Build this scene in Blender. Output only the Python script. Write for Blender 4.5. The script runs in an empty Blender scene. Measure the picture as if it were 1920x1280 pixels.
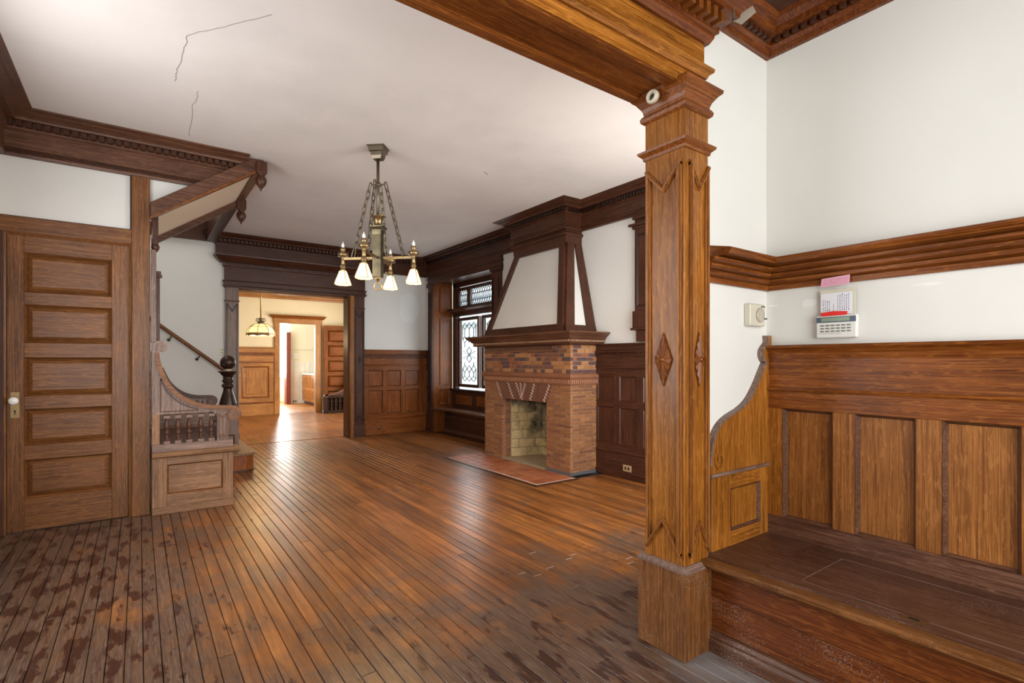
import bpy, bmesh, math, random
from math import sin, cos, pi, radians
random.seed(7)
SC = bpy.context.scene
COL = SC.collection

# ------------------------------------------------------------------ camera
cam_d = bpy.data.cameras.new('camera')
cam_d.sensor_width = 36.0
cam_d.lens = 965.0 / 1920.0 * 36.0
cam_d.shift_y = 36.0 / 1920.0
cam_d.clip_start = 0.05
cam = bpy.data.objects.new('camera', cam_d)
cam.location = (0, 0, 1.28)
cam.rotation_euler = (radians(90), 0, radians(-35.93))
COL.objects.link(cam)
SC.camera = cam

# ------------------------------------------------------------------ sky
world = bpy.data.worlds.new('overcast_sky')
SC.world = world
world.use_nodes = True
wn = world.node_tree.nodes
wn['Background'].inputs['Color'].default_value = (0.90, 0.95, 1.0, 1)
wn['Background'].inputs['Strength'].default_value = 4.5

# ------------------------------------------------------------------ daylight at the window openings, and added fill lamps
def area(name, loc, rot, sx, sy, power, col=(1, 1, 1)):
    l = bpy.data.lights.new(name, 'AREA')
    l.shape = 'RECTANGLE'; l.size = sx; l.size_y = sy; l.energy = power; l.color = col
    o = bpy.data.objects.new(name, l)
    o.location = loc; o.rotation_euler = rot
    COL.objects.link(o)
    return o
# area lamps shine along local -Z
area('daylight_front_window', (0.75, -1.72, 1.55), (radians(90), 0, 0), 2.3, 2.1, 105, (1.0, 0.985, 0.95))   # shines +Y
area('daylight_parlor_window', (3.45, 1.80, 1.65), (radians(90), 0, 0), 1.3, 1.9, 75, (1.0, 0.98, 0.95))
area('daylight_hall_window', (-0.74, 3.1, 1.75), (0, radians(-90), 0), 1.9, 1.6, 36, (1.0, 0.98, 0.95))       # shines +X
area('daylight_alcove_window', (4.72, 7.3, 1.7), (0, radians(90), 0), 1.8, 1.6, 30, (0.93, 0.97, 1.0))        # shines -X
area('dining_fill_lamp', (4.74, 10.9, 1.6), (0, radians(90), 0), 1.7, 2.2, 175, (1.0, 0.94, 0.80))  # added lamp, no known window: keeps the dining room bright and warm
area('daylight_kitchen_window', (3.35, 17.1, 1.6), (radians(-90), 0, 0), 1.1, 1.5, 210, (1.0, 0.98, 0.95))     # shines -Y
area('kitchen_fill_lamp', (2.06, 15.2, 1.6), (0, radians(-90), 0), 1.5, 1.6, 45, (1.0, 0.98, 0.94))         # added lamp in an unseen side opening, brightens the tiles; shines +X
area('stair_top_lamp', (-0.2, 7.0, 4.7), (0, 0, 0), 1.2, 2.0, 32, (1.0, 0.98, 0.95))                   # unseen lamp under the closed stairwell ceiling, shines down

SC.view_settings.view_transform = 'Standard'
SC.view_settings.look = 'None'
SC.view_settings.gamma = 1.0
SC.view_settings.use_curve_mapping = False
SC.view_settings.exposure = -0.22

# ------------------------------------------------------------------ helpers
W = {}                                    # world location of every object made here

class MB:
    """collects geometry in world coordinates"""
    def __init__(s):
        s.v = []; s.f = []; s.s = []
    def add(s, vs, fs, smooth=False):
        b = len(s.v)
        s.v += [tuple(p) for p in vs]
        s.f += [tuple(i + b for i in f) for f in fs]
        s.s += [smooth] * len(fs)
        return s
    def box(s, x0, x1, y0, y1, z0, z1):
        v = [(x, y, z) for x in (x0, x1) for y in (y0, y1) for z in (z0, z1)]
        return s.add(v, [(0, 1, 3, 2), (4, 6, 7, 5), (0, 4, 5, 1), (2, 3, 7, 6), (0, 2, 6, 4), (1, 5, 7, 3)])
    def fbox(s, fr, u0, u1, v0, v1, d0, d1):
        v = [fr(u, w, d) for u in (u0, u1) for w in (v0, v1) for d in (d0, d1)]
        return s.add(v, [(0, 1, 3, 2), (4, 6, 7, 5), (0, 4, 5, 1), (2, 3, 7, 6), (0, 2, 6, 4), (1, 5, 7, 3)])
    def prism(s, fr, pts, d0, d1, smooth=False):
        n = len(pts)
        v = [fr(u, w, d0) for u, w in pts] + [fr(u, w, d1) for u, w in pts]
        s.add(v, [tuple(range(n)), tuple(range(2 * n - 1, n - 1, -1))])
        b = len(s.v) - 2 * n
        s.f += [(b + i, b + (i + 1) % n, b + n + (i + 1) % n, b + n + i) for i in range(n)]
        s.s += [smooth] * n
        return s
    def frustum(s, fr, u0, u1, v0, v1, m, d0, d1):
        o = [(u0, v0), (u1, v0), (u1, v1), (u0, v1)]
        i = [(u0 + m, v0 + m), (u1 - m, v0 + m), (u1 - m, v1 - m), (u0 + m, v1 - m)]
        v = [fr(a, b, d0) for a, b in o] + [fr(a, b, d1) for a, b in i]
        return s.add(v, [(0, 1, 2, 3), (4, 5, 6, 7)] + [(k, (k + 1) % 4, 4 + (k + 1) % 4, 4 + k) for k in range(4)])
    def ring(s, fr, u0, u1, v0, v1, w, d0, d1, d2=None):
        """rectangular moulding frame; inner edge at depth d2 gives a slope"""
        d2 = d1 if d2 is None else d2
        o = [(u0, v0), (u1, v0), (u1, v1), (u0, v1)]
        i = [(u0 + w, v0 + w), (u1 - w, v0 + w), (u1 - w, v1 - w), (u0 + w, v1 - w)]
        v = [fr(a, b, d0) for a, b in o] + [fr(a, b, d1) for a, b in o] + [fr(a, b, d2) for a, b in i] + [fr(a, b, d0) for a, b in i]
        f = []
        for k in range(4):
            j = (k + 1) % 4
            f += [(k, j, 4 + j, 4 + k), (4 + k, 4 + j, 8 + j, 8 + k), (8 + k, 8 + j, 12 + j, 12 + k), (12 + k, 12 + j, j, k)]
        return s.add(v, f)
    def sweep(s, path, prof, side=1, closed=False):
        n = len(path); m = len(prof); rows = []
        for i, p in enumerate(path):
            ds = []
            if i > 0 or closed:
                q = path[i - 1]; ds.append((p[0] - q[0], p[1] - q[1]))
            if i < n - 1 or closed:
                q = path[(i + 1) % n]; ds.append((q[0] - p[0], q[1] - p[1]))
            ns = []
            for d in ds:
                L = math.hypot(*d); ns.append((side * d[1] / L, -side * d[0] / L))
            if len(ns) == 1:
                mx, my = ns[0]
            else:
                k = 1 + ns[0][0] * ns[1][0] + ns[0][1] * ns[1][1]
                mx, my = (ns[0][0] + ns[1][0]) / k, (ns[0][1] + ns[1][1]) / k
            rows.append([(p[0] + mx * o, p[1] + my * o, z) for o, z in prof])
        v = [q for r in rows for q in r]; f = []
        for i in range(n if closed else n - 1):
            a = i * m; b = ((i + 1) % n) * m
            f += [(a + k, a + (k + 1) % m, b + (k + 1) % m, b + k) for k in range(m)]
        if not closed:
            f += [tuple(range(m)), tuple(range((n - 1) * m, n * m))]
        return s.add(v, f)
    def lathe(s, prof, c, n=24, ax='z', smooth=True):
        v = []; f = []; m = len(prof)
        for i in range(n):
            a = 2 * pi * i / n
            for r, h in prof:
                if ax == 'z': v.append((c[0] + r * cos(a), c[1] + r * sin(a), c[2] + h))
                elif ax == 'y': v.append((c[0] + r * cos(a), c[1] + h, c[2] + r * sin(a)))
                else: v.append((c[0] + h, c[1] + r * cos(a), c[2] + r * sin(a)))
        for i in range(n):
            a = i * m; b = ((i + 1) % n) * m
            f += [(a + k, b + k, b + k + 1, a + k + 1) for k in range(m - 1)]
        if prof[0][0] > 1e-5: f.append(tuple(i * m for i in range(n)))
        if prof[-1][0] > 1e-5: f.append(tuple(i * m + m - 1 for i in range(n)))
        return s.add(v, f, smooth)
    def sphere(s, c, r, n=20, sz=1.0):
        k = 12
        return s.lathe([(max(r * sin(pi * i / k), 1e-6), -r * sz * cos(pi * i / k)) for i in range(k + 1)], c, n)
    def tube(s, pts, r, n=8, closed=False):
        from mathutils import Vector
        P = [Vector(p) for p in pts]; N = len(P); rows = []; up = None
        for i in range(N):
            if closed: t = (P[(i + 1) % N] - P[i - 1]).normalized()
            else: t = (P[min(i + 1, N - 1)] - P[max(i - 1, 0)]).normalized()
            if up is None:
                up = Vector((0, 0, 1)) if abs(t.z) < .9 else Vector((1, 0, 0))
            a = t.cross(up).normalized(); b = a.cross(t).normalized(); up = b
            rr = r[i] if isinstance(r, (list, tuple)) else r
            rows.append([P[i] + a * rr * cos(2 * pi * k / n) + b * rr * sin(2 * pi * k / n) for k in range(n)])
        v = [q for w in rows for q in w]; f = []
        for i in range(N if closed else N - 1):
            A = i * n; B = ((i + 1) % N) * n
            f += [(A + k, A + (k + 1) % n, B + (k + 1) % n, B + k) for k in range(n)]
        if not closed:
            f += [tuple(range(n)), tuple(range((N - 1) * n, N * n))]
        return s.add(v, f, True)
    def build(s, name, mat, parent=None, label=None, cat=None, kind=None, group=None, origin=None, bev=0.0):
        loc = W[parent.name] if parent else (0, 0, 0)
        if origin is None:
            if parent is None:
                xs = [p[0] for p in s.v]; ys = [p[1] for p in s.v]; zs = [p[2] for p in s.v]
                origin = ((min(xs) + max(xs)) / 2, (min(ys) + max(ys)) / 2, min(zs))
            else:
                origin = loc
        me = bpy.data.meshes.new(name)
        me.from_pydata([(p[0] - origin[0], p[1] - origin[1], p[2] - origin[2]) for p in s.v], [], s.f)
        bm = bmesh.new(); bm.from_mesh(me)
        bmesh.ops.recalc_face_normals(bm, faces=bm.faces)
        bm.to_mesh(me); bm.free()
        me.polygons.foreach_set('use_smooth', s.s)
        me.materials.append(mat)
        o = bpy.data.objects.new(name, me)
        COL.objects.link(o)
        if parent: o.parent = parent
        o.location = tuple(a - b for a, b in zip(origin, loc))
        W[o.name] = tuple(origin)
        if bev:
            md = o.modifiers.new('edge', 'BEVEL'); md.width = bev; md.segments = 1
            md.limit_method = 'ANGLE'; md.angle_limit = radians(50)
        tag(o, label, cat, group, kind)
        return o

def tag(o, label=None, cat=None, group=None, kind=None):
    if label: o['label'] = label
    if cat: o['category'] = cat
    if group: o['group'] = group
    if kind: o['kind'] = kind
    return o

def thing(name, label, cat, loc, group=None, kind=None):
    o = bpy.data.objects.new(name, None)
    o.empty_display_size = 0.1
    o.location = loc
    COL.objects.link(o)
    W[o.name] = tuple(loc)
    return tag(o, label, cat, group, kind)

_unit = {}
def unit_mesh(mat, bev=0.06):
    """a one metre cube with eased edges, shared by all alike pieces"""
    k = (mat.name, bev)
    if k not in _unit:
        bm = bmesh.new()
        bmesh.ops.create_cube(bm, size=1.0)
        if bev:
            bmesh.ops.bevel(bm, geom=list(bm.edges), offset=bev, segments=1, affect='EDGES')
        me = bpy.data.meshes.new('piece')
        bm.to_mesh(me); bm.free(); me.materials.append(mat)
        _unit[k] = me
    return _unit[k]

def piece(name, me, parent, c, size=(1, 1, 1), rot=None):
    o = bpy.data.objects.new(name, me)
    COL.objects.link(o)
    o.parent = parent
    pl = W[parent.name]
    o.location = (c[0] - pl[0], c[1] - pl[1], c[2] - pl[2])
    o.scale = size
    if rot: o.rotation_euler = rot
    W[o.name] = tuple(c)
    return o

def face(kind, c):
    """plane coordinates (u, z, outward depth) to the world"""
    if kind == 'Y-': return lambda u, v, d: (u, c - d, v)
    if kind == 'Y+': return lambda u, v, d: (u, c + d, v)
    if kind == 'X-': return lambda u, v, d: (c - d, u, v)
    if kind == 'X+': return lambda u, v, d: (c + d, u, v)
    if kind == 'Z+': return lambda u, v, d: (u, v, c + d)

def ribbon(pts, wid):
    """outline of a strip of given width(s) along a planar polyline"""
    L = []; R = []
    n = len(pts)
    for i, p in enumerate(pts):
        a = pts[max(i - 1, 0)]; b = pts[min(i + 1, n - 1)]
        t = (b[0] - a[0], b[1] - a[1]); l = math.hypot(*t) or 1
        w = wid[i] if isinstance(wid, (list, tuple)) else wid
        nx, ny = -t[1] / l * w / 2, t[0] / l * w / 2
        L.append((p[0] + nx, p[1] + ny)); R.append((p[0] - nx, p[1] - ny))
    return L + R[::-1]

def spline(ctrl, n=8):
    out = []
    P = [ctrl[0]] + list(ctrl) + [ctrl[-1]]
    for i in range(1, len(P) - 2):
        p0, p1, p2, p3 = P[i - 1], P[i], P[i + 1], P[i + 2]
        for k in range(n):
            t = k / n
            out.append(tuple(0.5 * (2 * b + (c - a) * t + (2 * a - 5 * b + 4 * c - d) * t * t + (3 * b - a - 3 * c + d) * t ** 3)
                             for a, b, c, d in zip(p0, p1, p2, p3)))
    out.append(tuple(ctrl[-1]))
    return out

def strip(mb, fr, pts, wid, d0, d1):
    """a strip built as quads, safe for spirals"""
    o = ribbon(pts, wid); n = len(pts)
    for i in range(n - 1):
        a, b = o[i], o[i + 1]; c, d = o[2 * n - 2 - i], o[2 * n - 1 - i]
        mb.prism(fr, [a, b, c, d], d0, d1)

# ------------------------------------------------------------------ materials
MAT = {}
def newmat(name):
    m = bpy.data.materials.new(name); m.use_nodes = True
    nt = m.node_tree
    return m, nt, nt.nodes['Principled BSDF']
def N(nt, t, **kw):
    n = nt.nodes.new(t)
    for k, v in kw.items():
        if k in n.inputs: n.inputs[k].default_value = v
        else: setattr(n, k, v)
    return n
def ramp(nt, stops):
    r = nt.nodes.new('ShaderNodeValToRGB'); e = r.color_ramp.elements
    while len(e) < len(stops): e.new(0.5)
    for k, (p, c) in enumerate(stops):
        e[k].position = p; e[k].color = (*c, 1) if len(c) == 3 else c
    return r
def mixc(nt, fac, a, b, mode='MIX'):
    n = nt.nodes.new('ShaderNodeMix'); n.data_type = 'RGBA'; n.blend_type = mode
    for s, x in ((n.inputs[0], fac), (n.inputs[6], a), (n.inputs[7], b)):
        if hasattr(x, 'links'): nt.links.new(x, s)
        elif isinstance(x, (int, float)): s.default_value = x
        else: s.default_value = (*x, 1)
    return n.outputs[2]
def mul(c, k): return tuple(min(1, x * k) for x in c)

WOODS = {  # dark, mid, light, roughness
    'gold':  ((0.16, 0.046, 0.005), (0.33, 0.115, 0.014), (0.49, 0.20, 0.035), 0.30),
    'bench': ((0.155, 0.050, 0.010), (0.295, 0.108, 0.023), (0.42, 0.175, 0.045), 0.34),
    'red':   ((0.10, 0.024, 0.004), (0.21, 0.060, 0.010), (0.33, 0.112, 0.021), 0.30),
    'door':  ((0.095, 0.033, 0.009), (0.185, 0.071, 0.020), (0.275, 0.118, 0.036), 0.33),
    'tan':   ((0.16, 0.080, 0.040), (0.255, 0.135, 0.070), (0.33, 0.185, 0.10), 0.42),
    'grey':  ((0.13, 0.073, 0.052), (0.22, 0.140, 0.108), (0.31, 0.215, 0.175), 0.33),
    'dark':  ((0.034, 0.0115, 0.006), (0.072, 0.025, 0.0125), (0.115, 0.042, 0.021), 0.33),  # same wood as gold, dimmer hall light put into the tone
    'black': ((0.013, 0.006, 0.0045), (0.028, 0.012, 0.008), (0.055, 0.023, 0.014), 0.26),
    'seat':  ((0.065, 0.026, 0.014), (0.125, 0.053, 0.029), (0.20, 0.098, 0.058), 0.36),
    'maroon': ((0.075, 0.017, 0.004), (0.155, 0.040, 0.009), (0.26, 0.082, 0.018), 0.28),
    'oak':   ((0.27, 0.105, 0.026), (0.40, 0.172, 0.046), (0.52, 0.25, 0.08), 0.38),
}
def wood(kind, ax='z', scuff=0.0):
    key = ('wood', kind, ax, scuff)
    if key in MAT: return MAT[key]
    d, mcol, l, ro = WOODS[kind]
    m, nt, b = newmat('wood_%s_%s%s' % (kind, ax, '_scuffed' if scuff else ''))
    tc = N(nt, 'ShaderNodeTexCoord'); oi = N(nt, 'ShaderNodeObjectInfo')
    sc = N(nt, 'ShaderNodeVectorMath', operation='SCALE'); sc.inputs[3].default_value = 23.0
    cmb = N(nt, 'ShaderNodeCombineXYZ')
    for k in range(3): nt.links.new(oi.outputs['Random'], cmb.inputs[k])
    nt.links.new(cmb.outputs[0], sc.inputs[0])
    ad = N(nt, 'ShaderNodeVectorMath', operation='ADD')
    nt.links.new(tc.outputs['Object'], ad.inputs[0]); nt.links.new(sc.outputs[0], ad.inputs[1])
    mp = N(nt, 'ShaderNodeMapping')
    s = {'x': (2.2, 58, 58), 'y': (58, 2.2, 58), 'z': (58, 58, 2.2)}[ax]
    mp.inputs['Scale'].default_value = s
    nt.links.new(ad.outputs[0], mp.inputs[0])
    n1 = N(nt, 'ShaderNodeTexNoise', Scale=1.0, Detail=5.0, Roughness=0.62, Distortion=0.7)
    nt.links.new(mp.outputs[0], n1.inputs['Vector'])
    r1 = ramp(nt, [(0.22, d), (0.5, mcol), (0.80, l)])
    nt.links.new(n1.outputs['Fac'], r1.inputs[0])
    mp2 = N(nt, 'ShaderNodeMapping'); mp2.inputs['Scale'].default_value = tuple(4.5 * q if q > 5 else 3.2 for q in s)
    nt.links.new(ad.outputs[0], mp2.inputs[0])
    n2 = N(nt, 'ShaderNodeTexNoise', Scale=1.0, Detail=2.0, Roughness=0.5)
    nt.links.new(mp2.outputs[0], n2.inputs['Vector'])
    r2 = ramp(nt, [(0.36, (0.42, 0.36, 0.32)), (0.60, (1.05, 1.05, 1.05))])
    nt.links.new(n2.outputs['Fac'], r2.inputs[0])
    c = mixc(nt, 0.75, r1.outputs[0], r2.outputs[0], 'MULTIPLY')
    # ray flecks lying across the grain
    mp3 = N(nt, 'ShaderNodeMapping'); mp3.inputs['Scale'].default_value = tuple(95 if q > 5 else 17 for q in s)
    mp3.inputs['Rotation'].default_value = (0.12, 0.12, 0.12)
    nt.links.new(ad.outputs[0], mp3.inputs[0])
    n3 = N(nt, 'ShaderNodeTexNoise', Scale=1.0, Detail=2.0, Distortion=0.8)
    nt.links.new(mp3.outputs[0], n3.inputs['Vector'])
    r3 = ramp(nt, [(0.52, (0, 0, 0)), (0.68, (0.55, 0.55, 0.55))])
    nt.links.new(n3.outputs['Fac'], r3.inputs[0])
    c = mixc(nt, r3.outputs[0], c, l)
    # slow tone change
    n4 = N(nt, 'ShaderNodeTexNoise', Scale=2.3, Detail=3.0)
    nt.links.new(ad.outputs[0], n4.inputs['Vector'])
    r4 = ramp(nt, [(0.3, (0.74, 0.72, 0.70)), (0.7, (1.12, 1.12, 1.12))])
    nt.links.new(n4.outputs['Fac'], r4.inputs[0])
    c = mixc(nt, 1.0, c, r4.outputs[0], 'MULTIPLY')
    if scuff:
        n5 = N(nt, 'ShaderNodeTexNoise', Scale=130.0, Detail=4.0, Roughness=0.7)
        nt.links.new(ad.outputs[0], n5.inputs['Vector'])
        n6 = N(nt, 'ShaderNodeTexNoise', Scale=4.5, Detail=4.0)
        nt.links.new(ad.outputs[0], n6.inputs['Vector'])
        mm = N(nt, 'ShaderNodeMath', operation='MULTIPLY_ADD'); mm.inputs[1].default_value = 0.55
        nt.links.new(n6.outputs['Fac'], mm.inputs[0]); nt.links.new(n5.outputs['Fac'], mm.inputs[2])
        r5 = ramp(nt, [(0.86, (0, 0, 0)), (1.02, (0.42 * scuff, 0.42 * scuff, 0.42 * scuff))])
        nt.links.new(mm.outputs[0], r5.inputs[0])
        c = mixc(nt, r5.outputs[0], c, (0.47, 0.40, 0.37))
    nt.links.new(c, b.inputs['Base Color'])
    rr = N(nt, 'ShaderNodeMapRange'); rr.inputs[3].default_value = ro - 0.08; rr.inputs[4].default_value = ro + 0.14
    nt.links.new(n4.outputs['Fac'], rr.inputs[0]); nt.links.new(rr.outputs[0], b.inputs['Roughness'])
    bp = N(nt, 'ShaderNodeBump'); bp.inputs['Strength'].default_value = 0.12; bp.inputs['Distance'].default_value = 0.004
    nt.links.new(n2.outputs['Fac'], bp.inputs['Height']); nt.links.new(bp.outputs[0], b.inputs['Normal'])
    b.inputs['Specular IOR Level'].default_value = 0.3
    MAT[key] = m
    return m

def plaster(name, col, var=0.06, rough=0.75):
    if name in MAT: return MAT[name]
    m, nt, b = newmat(name)
    g = N(nt, 'ShaderNodeNewGeometry')
    n1 = N(nt, 'ShaderNodeTexNoise', Scale=0.9, Detail=6.0, Roughness=0.6)
    nt.links.new(g.outputs['Position'], n1.inputs['Vector'])
    r = ramp(nt, [(0.3, mul(col, 1 - var)), (0.55, col), (0.8, mul(col, 1 + var * .5))])
    nt.links.new(n1.outputs['Fac'], r.inputs[0])
    nt.links.new(r.outputs[0], b.inputs['Base Color'])
    b.inputs['Roughness'].default_value = rough
    n2 = N(nt, 'ShaderNodeTexNoise', Scale=14.0, Detail=4.0)
    nt.links.new(g.outputs['Position'], n2.inputs['Vector'])
    bp = N(nt, 'ShaderNodeBump'); bp.inputs['Strength'].default_value = 0.06; bp.inputs['Distance'].default_value = 0.01
    nt.links.new(n2.outputs['Fac'], bp.inputs['Height']); nt.links.new(bp.outputs[0], b.inputs['Normal'])
    MAT[name] = m
    return m

def plain(name, col, rough=0.5, metal=0.0, emit=None, es=0.0, noise=0.12, nscale=20.0):
    if name in MAT: return MAT[name]
    m, nt, b = newmat(name)
    if noise:
        tc = N(nt, 'ShaderNodeTexCoord')
        n1 = N(nt, 'ShaderNodeTexNoise', Scale=nscale, Detail=3.0)
        nt.links.new(tc.outputs['Object'], n1.inputs['Vector'])
        r = ramp(nt, [(0.3, mul(col, 1 - noise)), (0.7, mul(col, 1 + noise))])
        nt.links.new(n1.outputs['Fac'], r.inputs[0]); nt.links.new(r.outputs[0], b.inputs['Base Color'])
    else:
        b.inputs['Base Color'].default_value = (*col, 1)
    b.inputs['Roughness'].default_value = rough; b.inputs['Metallic'].default_value = metal
    if emit:
        b.inputs['Emission Color'].default_value = (*emit, 1); b.inputs['Emission Strength'].default_value = es
    MAT[name] = m
    return m

def piece_mat(name, cols, rough=0.7, nscale=(6, 6, 6), mott=0.35, bump=0.15, steps=False):
    """alike pieces: tone picked per object, mottled"""
    if name in MAT: return MAT[name]
    m, nt, b = newmat(name)
    oi = N(nt, 'ShaderNodeObjectInfo')
    r = ramp(nt, [(k / max(1, len(cols) - 1), c) for k, c in enumerate(cols)])
    r.color_ramp.interpolation = 'CONSTANT' if steps else 'LINEAR'
    nt.links.new(oi.outputs['Random'], r.inputs[0])
    g = N(nt, 'ShaderNodeNewGeometry')
    mp = N(nt, 'ShaderNodeMapping'); mp.inputs['Scale'].default_value = nscale
    nt.links.new(g.outputs['Position'], mp.inputs[0])
    n1 = N(nt, 'ShaderNodeTexNoise', Scale=4.0, Detail=5.0, Roughness=0.7)
    nt.links.new(mp.outputs[0], n1.inputs['Vector'])
    r2 = ramp(nt, [(0.3, (1 - mott,) * 3), (0.7, (1 + mott * .4,) * 3)])
    nt.links.new(n1.outputs['Fac'], r2.inputs[0])
    nt.links.new(mixc(nt, 1.0, r.outputs[0], r2.outputs[0], 'MULTIPLY'), b.inputs['Base Color'])
    b.inputs['Roughness'].default_value = rough
    bp = N(nt, 'ShaderNodeBump'); bp.inputs['Strength'].default_value = bump; bp.inputs['Distance'].default_value = 0.004
    nt.links.new(n1.outputs['Fac'], bp.inputs['Height']); nt.links.new(bp.outputs[0], b.inputs['Normal'])
    MAT[name] = m
    return m

def floor_mat():
    if 'floor' in MAT: return MAT['floor']
    m, nt, b = newmat('worn_floor_board')
    oi = N(nt, 'ShaderNodeObjectInfo'); g = N(nt, 'ShaderNodeNewGeometry')
    cmb = N(nt, 'ShaderNodeCombineXYZ'); sc = N(nt, 'ShaderNodeVectorMath', operation='SCALE'); sc.inputs[3].default_value = 31.0
    for k in range(3): nt.links.new(oi.outputs['Random'], cmb.inputs[k])
    nt.links.new(cmb.outputs[0], sc.inputs[0])
    ad = N(nt, 'ShaderNodeVectorMath', operation='ADD')
    nt.links.new(g.outputs['Position'], ad.inputs[0]); nt.links.new(sc.outputs[0], ad.inputs[1])
    mp = N(nt, 'ShaderNodeMapping'); mp.inputs['Scale'].default_value = (30, 1.8, 30)
    nt.links.new(ad.outputs[0], mp.inputs[0])
    n1 = N(nt, 'ShaderNodeTexNoise', Scale=1.0, Detail=6.0, Roughness=0.68, Distortion=0.5)
    nt.links.new(mp.outputs[0], n1.inputs['Vector'])
    r1 = ramp(nt, [(0.25, (0.085, 0.029, 0.009)), (0.5, (0.25, 0.092, 0.022)), (0.75, (0.42, 0.18, 0.052))])
    nt.links.new(n1.outputs['Fac'], r1.inputs[0])
    tone = ramp(nt, [(0.0, (0.58, 0.54, 0.52)), (0.5, (0.95, 0.92, 0.9)), (1.0, (1.22, 1.14, 1.05))])
    nt.links.new(oi.outputs['Random'], tone.inputs[0])
    c = mixc(nt, 1.0, r1.outputs[0], tone.outputs[0], 'MULTIPLY')
    # traffic wear: finish gone to grey brown in broad patches
    mpw = N(nt, 'ShaderNodeMapping'); mpw.inputs['Scale'].default_value = (1.0, 0.6, 1.0)
    nt.links.new(g.outputs['Position'], mpw.inputs[0])
    nw = N(nt, 'ShaderNodeTexNoise', Scale=1.1, Detail=7.0, Roughness=0.62)
    nt.links.new(mpw.outputs[0], nw.inputs['Vector'])
    rw = ramp(nt, [(0.46, (0, 0, 0)), (0.62, (0.75, 0.75, 0.75))])
    nt.links.new(nw.outputs['Fac'], rw.inputs[0])
    c = mixc(nt, rw.outputs[0], c, mixc(nt, 1.0, c, (0.52, 0.46, 0.45), 'MULTIPLY'))
    # old boards by the entrance are darker stained
    sp = N(nt, 'ShaderNodeSeparateXYZ'); nt.links.new(g.outputs['Position'], sp.inputs[0])
    my = N(nt, 'ShaderNodeMapRange'); my.inputs[1].default_value = 3.3; my.inputs[2].default_value = 1.5
    nt.links.new(sp.outputs['Y'], my.inputs[0])
    mx = N(nt, 'ShaderNodeMapRange'); mx.inputs[1].default_value = 1.0; mx.inputs[2].default_value = -0.2
    nt.links.new(sp.outputs['X'], mx.inputs[0])
    mxy = N(nt, 'ShaderNodeMath', operation='MAXIMUM'); nt.links.new(my.outputs[0], mxy.inputs[0]); nt.links.new(mx.outputs[0], mxy.inputs[1])
    mps = N(nt, 'ShaderNodeMapping'); mps.inputs['Scale'].default_value = (15.0, 4.5, 15.0)
    nt.links.new(g.outputs['Position'], mps.inputs[0])
    ns = N(nt, 'ShaderNodeTexNoise', Scale=1.0, Detail=6.0, Roughness=0.6)
    nt.links.new(mps.outputs[0], ns.inputs['Vector'])
    th = N(nt, 'ShaderNodeMath', operation='MULTIPLY_ADD'); th.inputs[1].default_value = 0.205
    nt.links.new(mxy.outputs[0], th.inputs[0]); nt.links.new(ns.outputs['Fac'], th.inputs[2])
    rs = ramp(nt, [(0.71, (0, 0, 0)), (0.76, (0.9, 0.9, 0.9))])
    nt.links.new(th.outputs[0], rs.inputs[0])
    m2 = N(nt, 'ShaderNodeMath', operation='MULTIPLY'); m2.inputs[1].default_value = 0.85; nt.links.new(mxy.outputs[0], m2.inputs[0])
    # bare weathered fibres, scratched along the boards
    mpf = N(nt, 'ShaderNodeMapping'); mpf.inputs['Scale'].default_value = (150, 9, 150); mpf.inputs['Rotation'].default_value = (0, 0, 0.05)
    nt.links.new(ad.outputs[0], mpf.inputs[0])
    nfi = N(nt, 'ShaderNodeTexNoise', Scale=1.0, Detail=4.0, Roughness=0.7); nt.links.new(mpf.outputs[0], nfi.inputs['Vector'])
    rfi = ramp(nt, [(0.32, (0.040, 0.024, 0.018)), (0.55, (0.115, 0.072, 0.050)), (0.75, (0.23, 0.165, 0.125))])
    nt.links.new(nfi.outputs['Fac'], rfi.inputs[0])
    nb_ = N(nt, 'ShaderNodeTexNoise', Scale=2.6, Detail=7.0, Roughness=0.68); nt.links.new(g.outputs['Position'], nb_.inputs['Vector'])
    mb2 = N(nt, 'ShaderNodeMath', operation='MULTIPLY_ADD'); mb2.inputs[1].default_value = 0.34
    nt.links.new(mxy.outputs[0], mb2.inputs[0]); nt.links.new(nb_.outputs['Fac'], mb2.inputs[2])
    rb2 = ramp(nt, [(0.56, (0, 0, 0)), (0.78, (0.85, 0.85, 0.85))]); nt.links.new(mb2.outputs[0], rb2.inputs[0])
    c = mixc(nt, rb2.outputs[0], c, rfi.outputs[0])
    c = mixc(nt, rs.outputs[0], c, (0.040, 0.010, 0.0045))
    # pale scuffs and grit
    nf = N(nt, 'ShaderNodeTexNoise', Scale=38.0, Detail=5.0, Roughness=0.7)
    nt.links.new(g.outputs['Position'], nf.inputs['Vector'])
    rf = ramp(nt, [(0.68, (0, 0, 0)), (0.76, (0.28, 0.28, 0.28))])
    nt.links.new(nf.outputs['Fac'], rf.inputs[0])
    c = mixc(nt, rf.outputs[0], c, (0.42, 0.33, 0.25))
    # plaster dust swept against the column foot
    ds = N(nt, 'ShaderNodeVectorMath', operation='DISTANCE'); ds.inputs[1].default_value = (2.02, 1.27, 0)
    nt.links.new(g.outputs['Position'], ds.inputs[0])
    dm_ = N(nt, 'ShaderNodeMapRange'); dm_.inputs[1].default_value = 0.36; dm_.inputs[2].default_value = 0.14; dm_.inputs[4].default_value = 0.40
    nt.links.new(ds.outputs['Value'], dm_.inputs[0])
    da = N(nt, 'ShaderNodeMath', operation='ADD'); nt.links.new(dm_.outputs[0], da.inputs[0]); nt.links.new(ns.outputs['Fac'], da.inputs[1])
    rd = ramp(nt, [(0.66, (0, 0, 0)), (0.95, (0.62, 0.62, 0.62))]); nt.links.new(da.outputs[0], rd.inputs[0])
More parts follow.
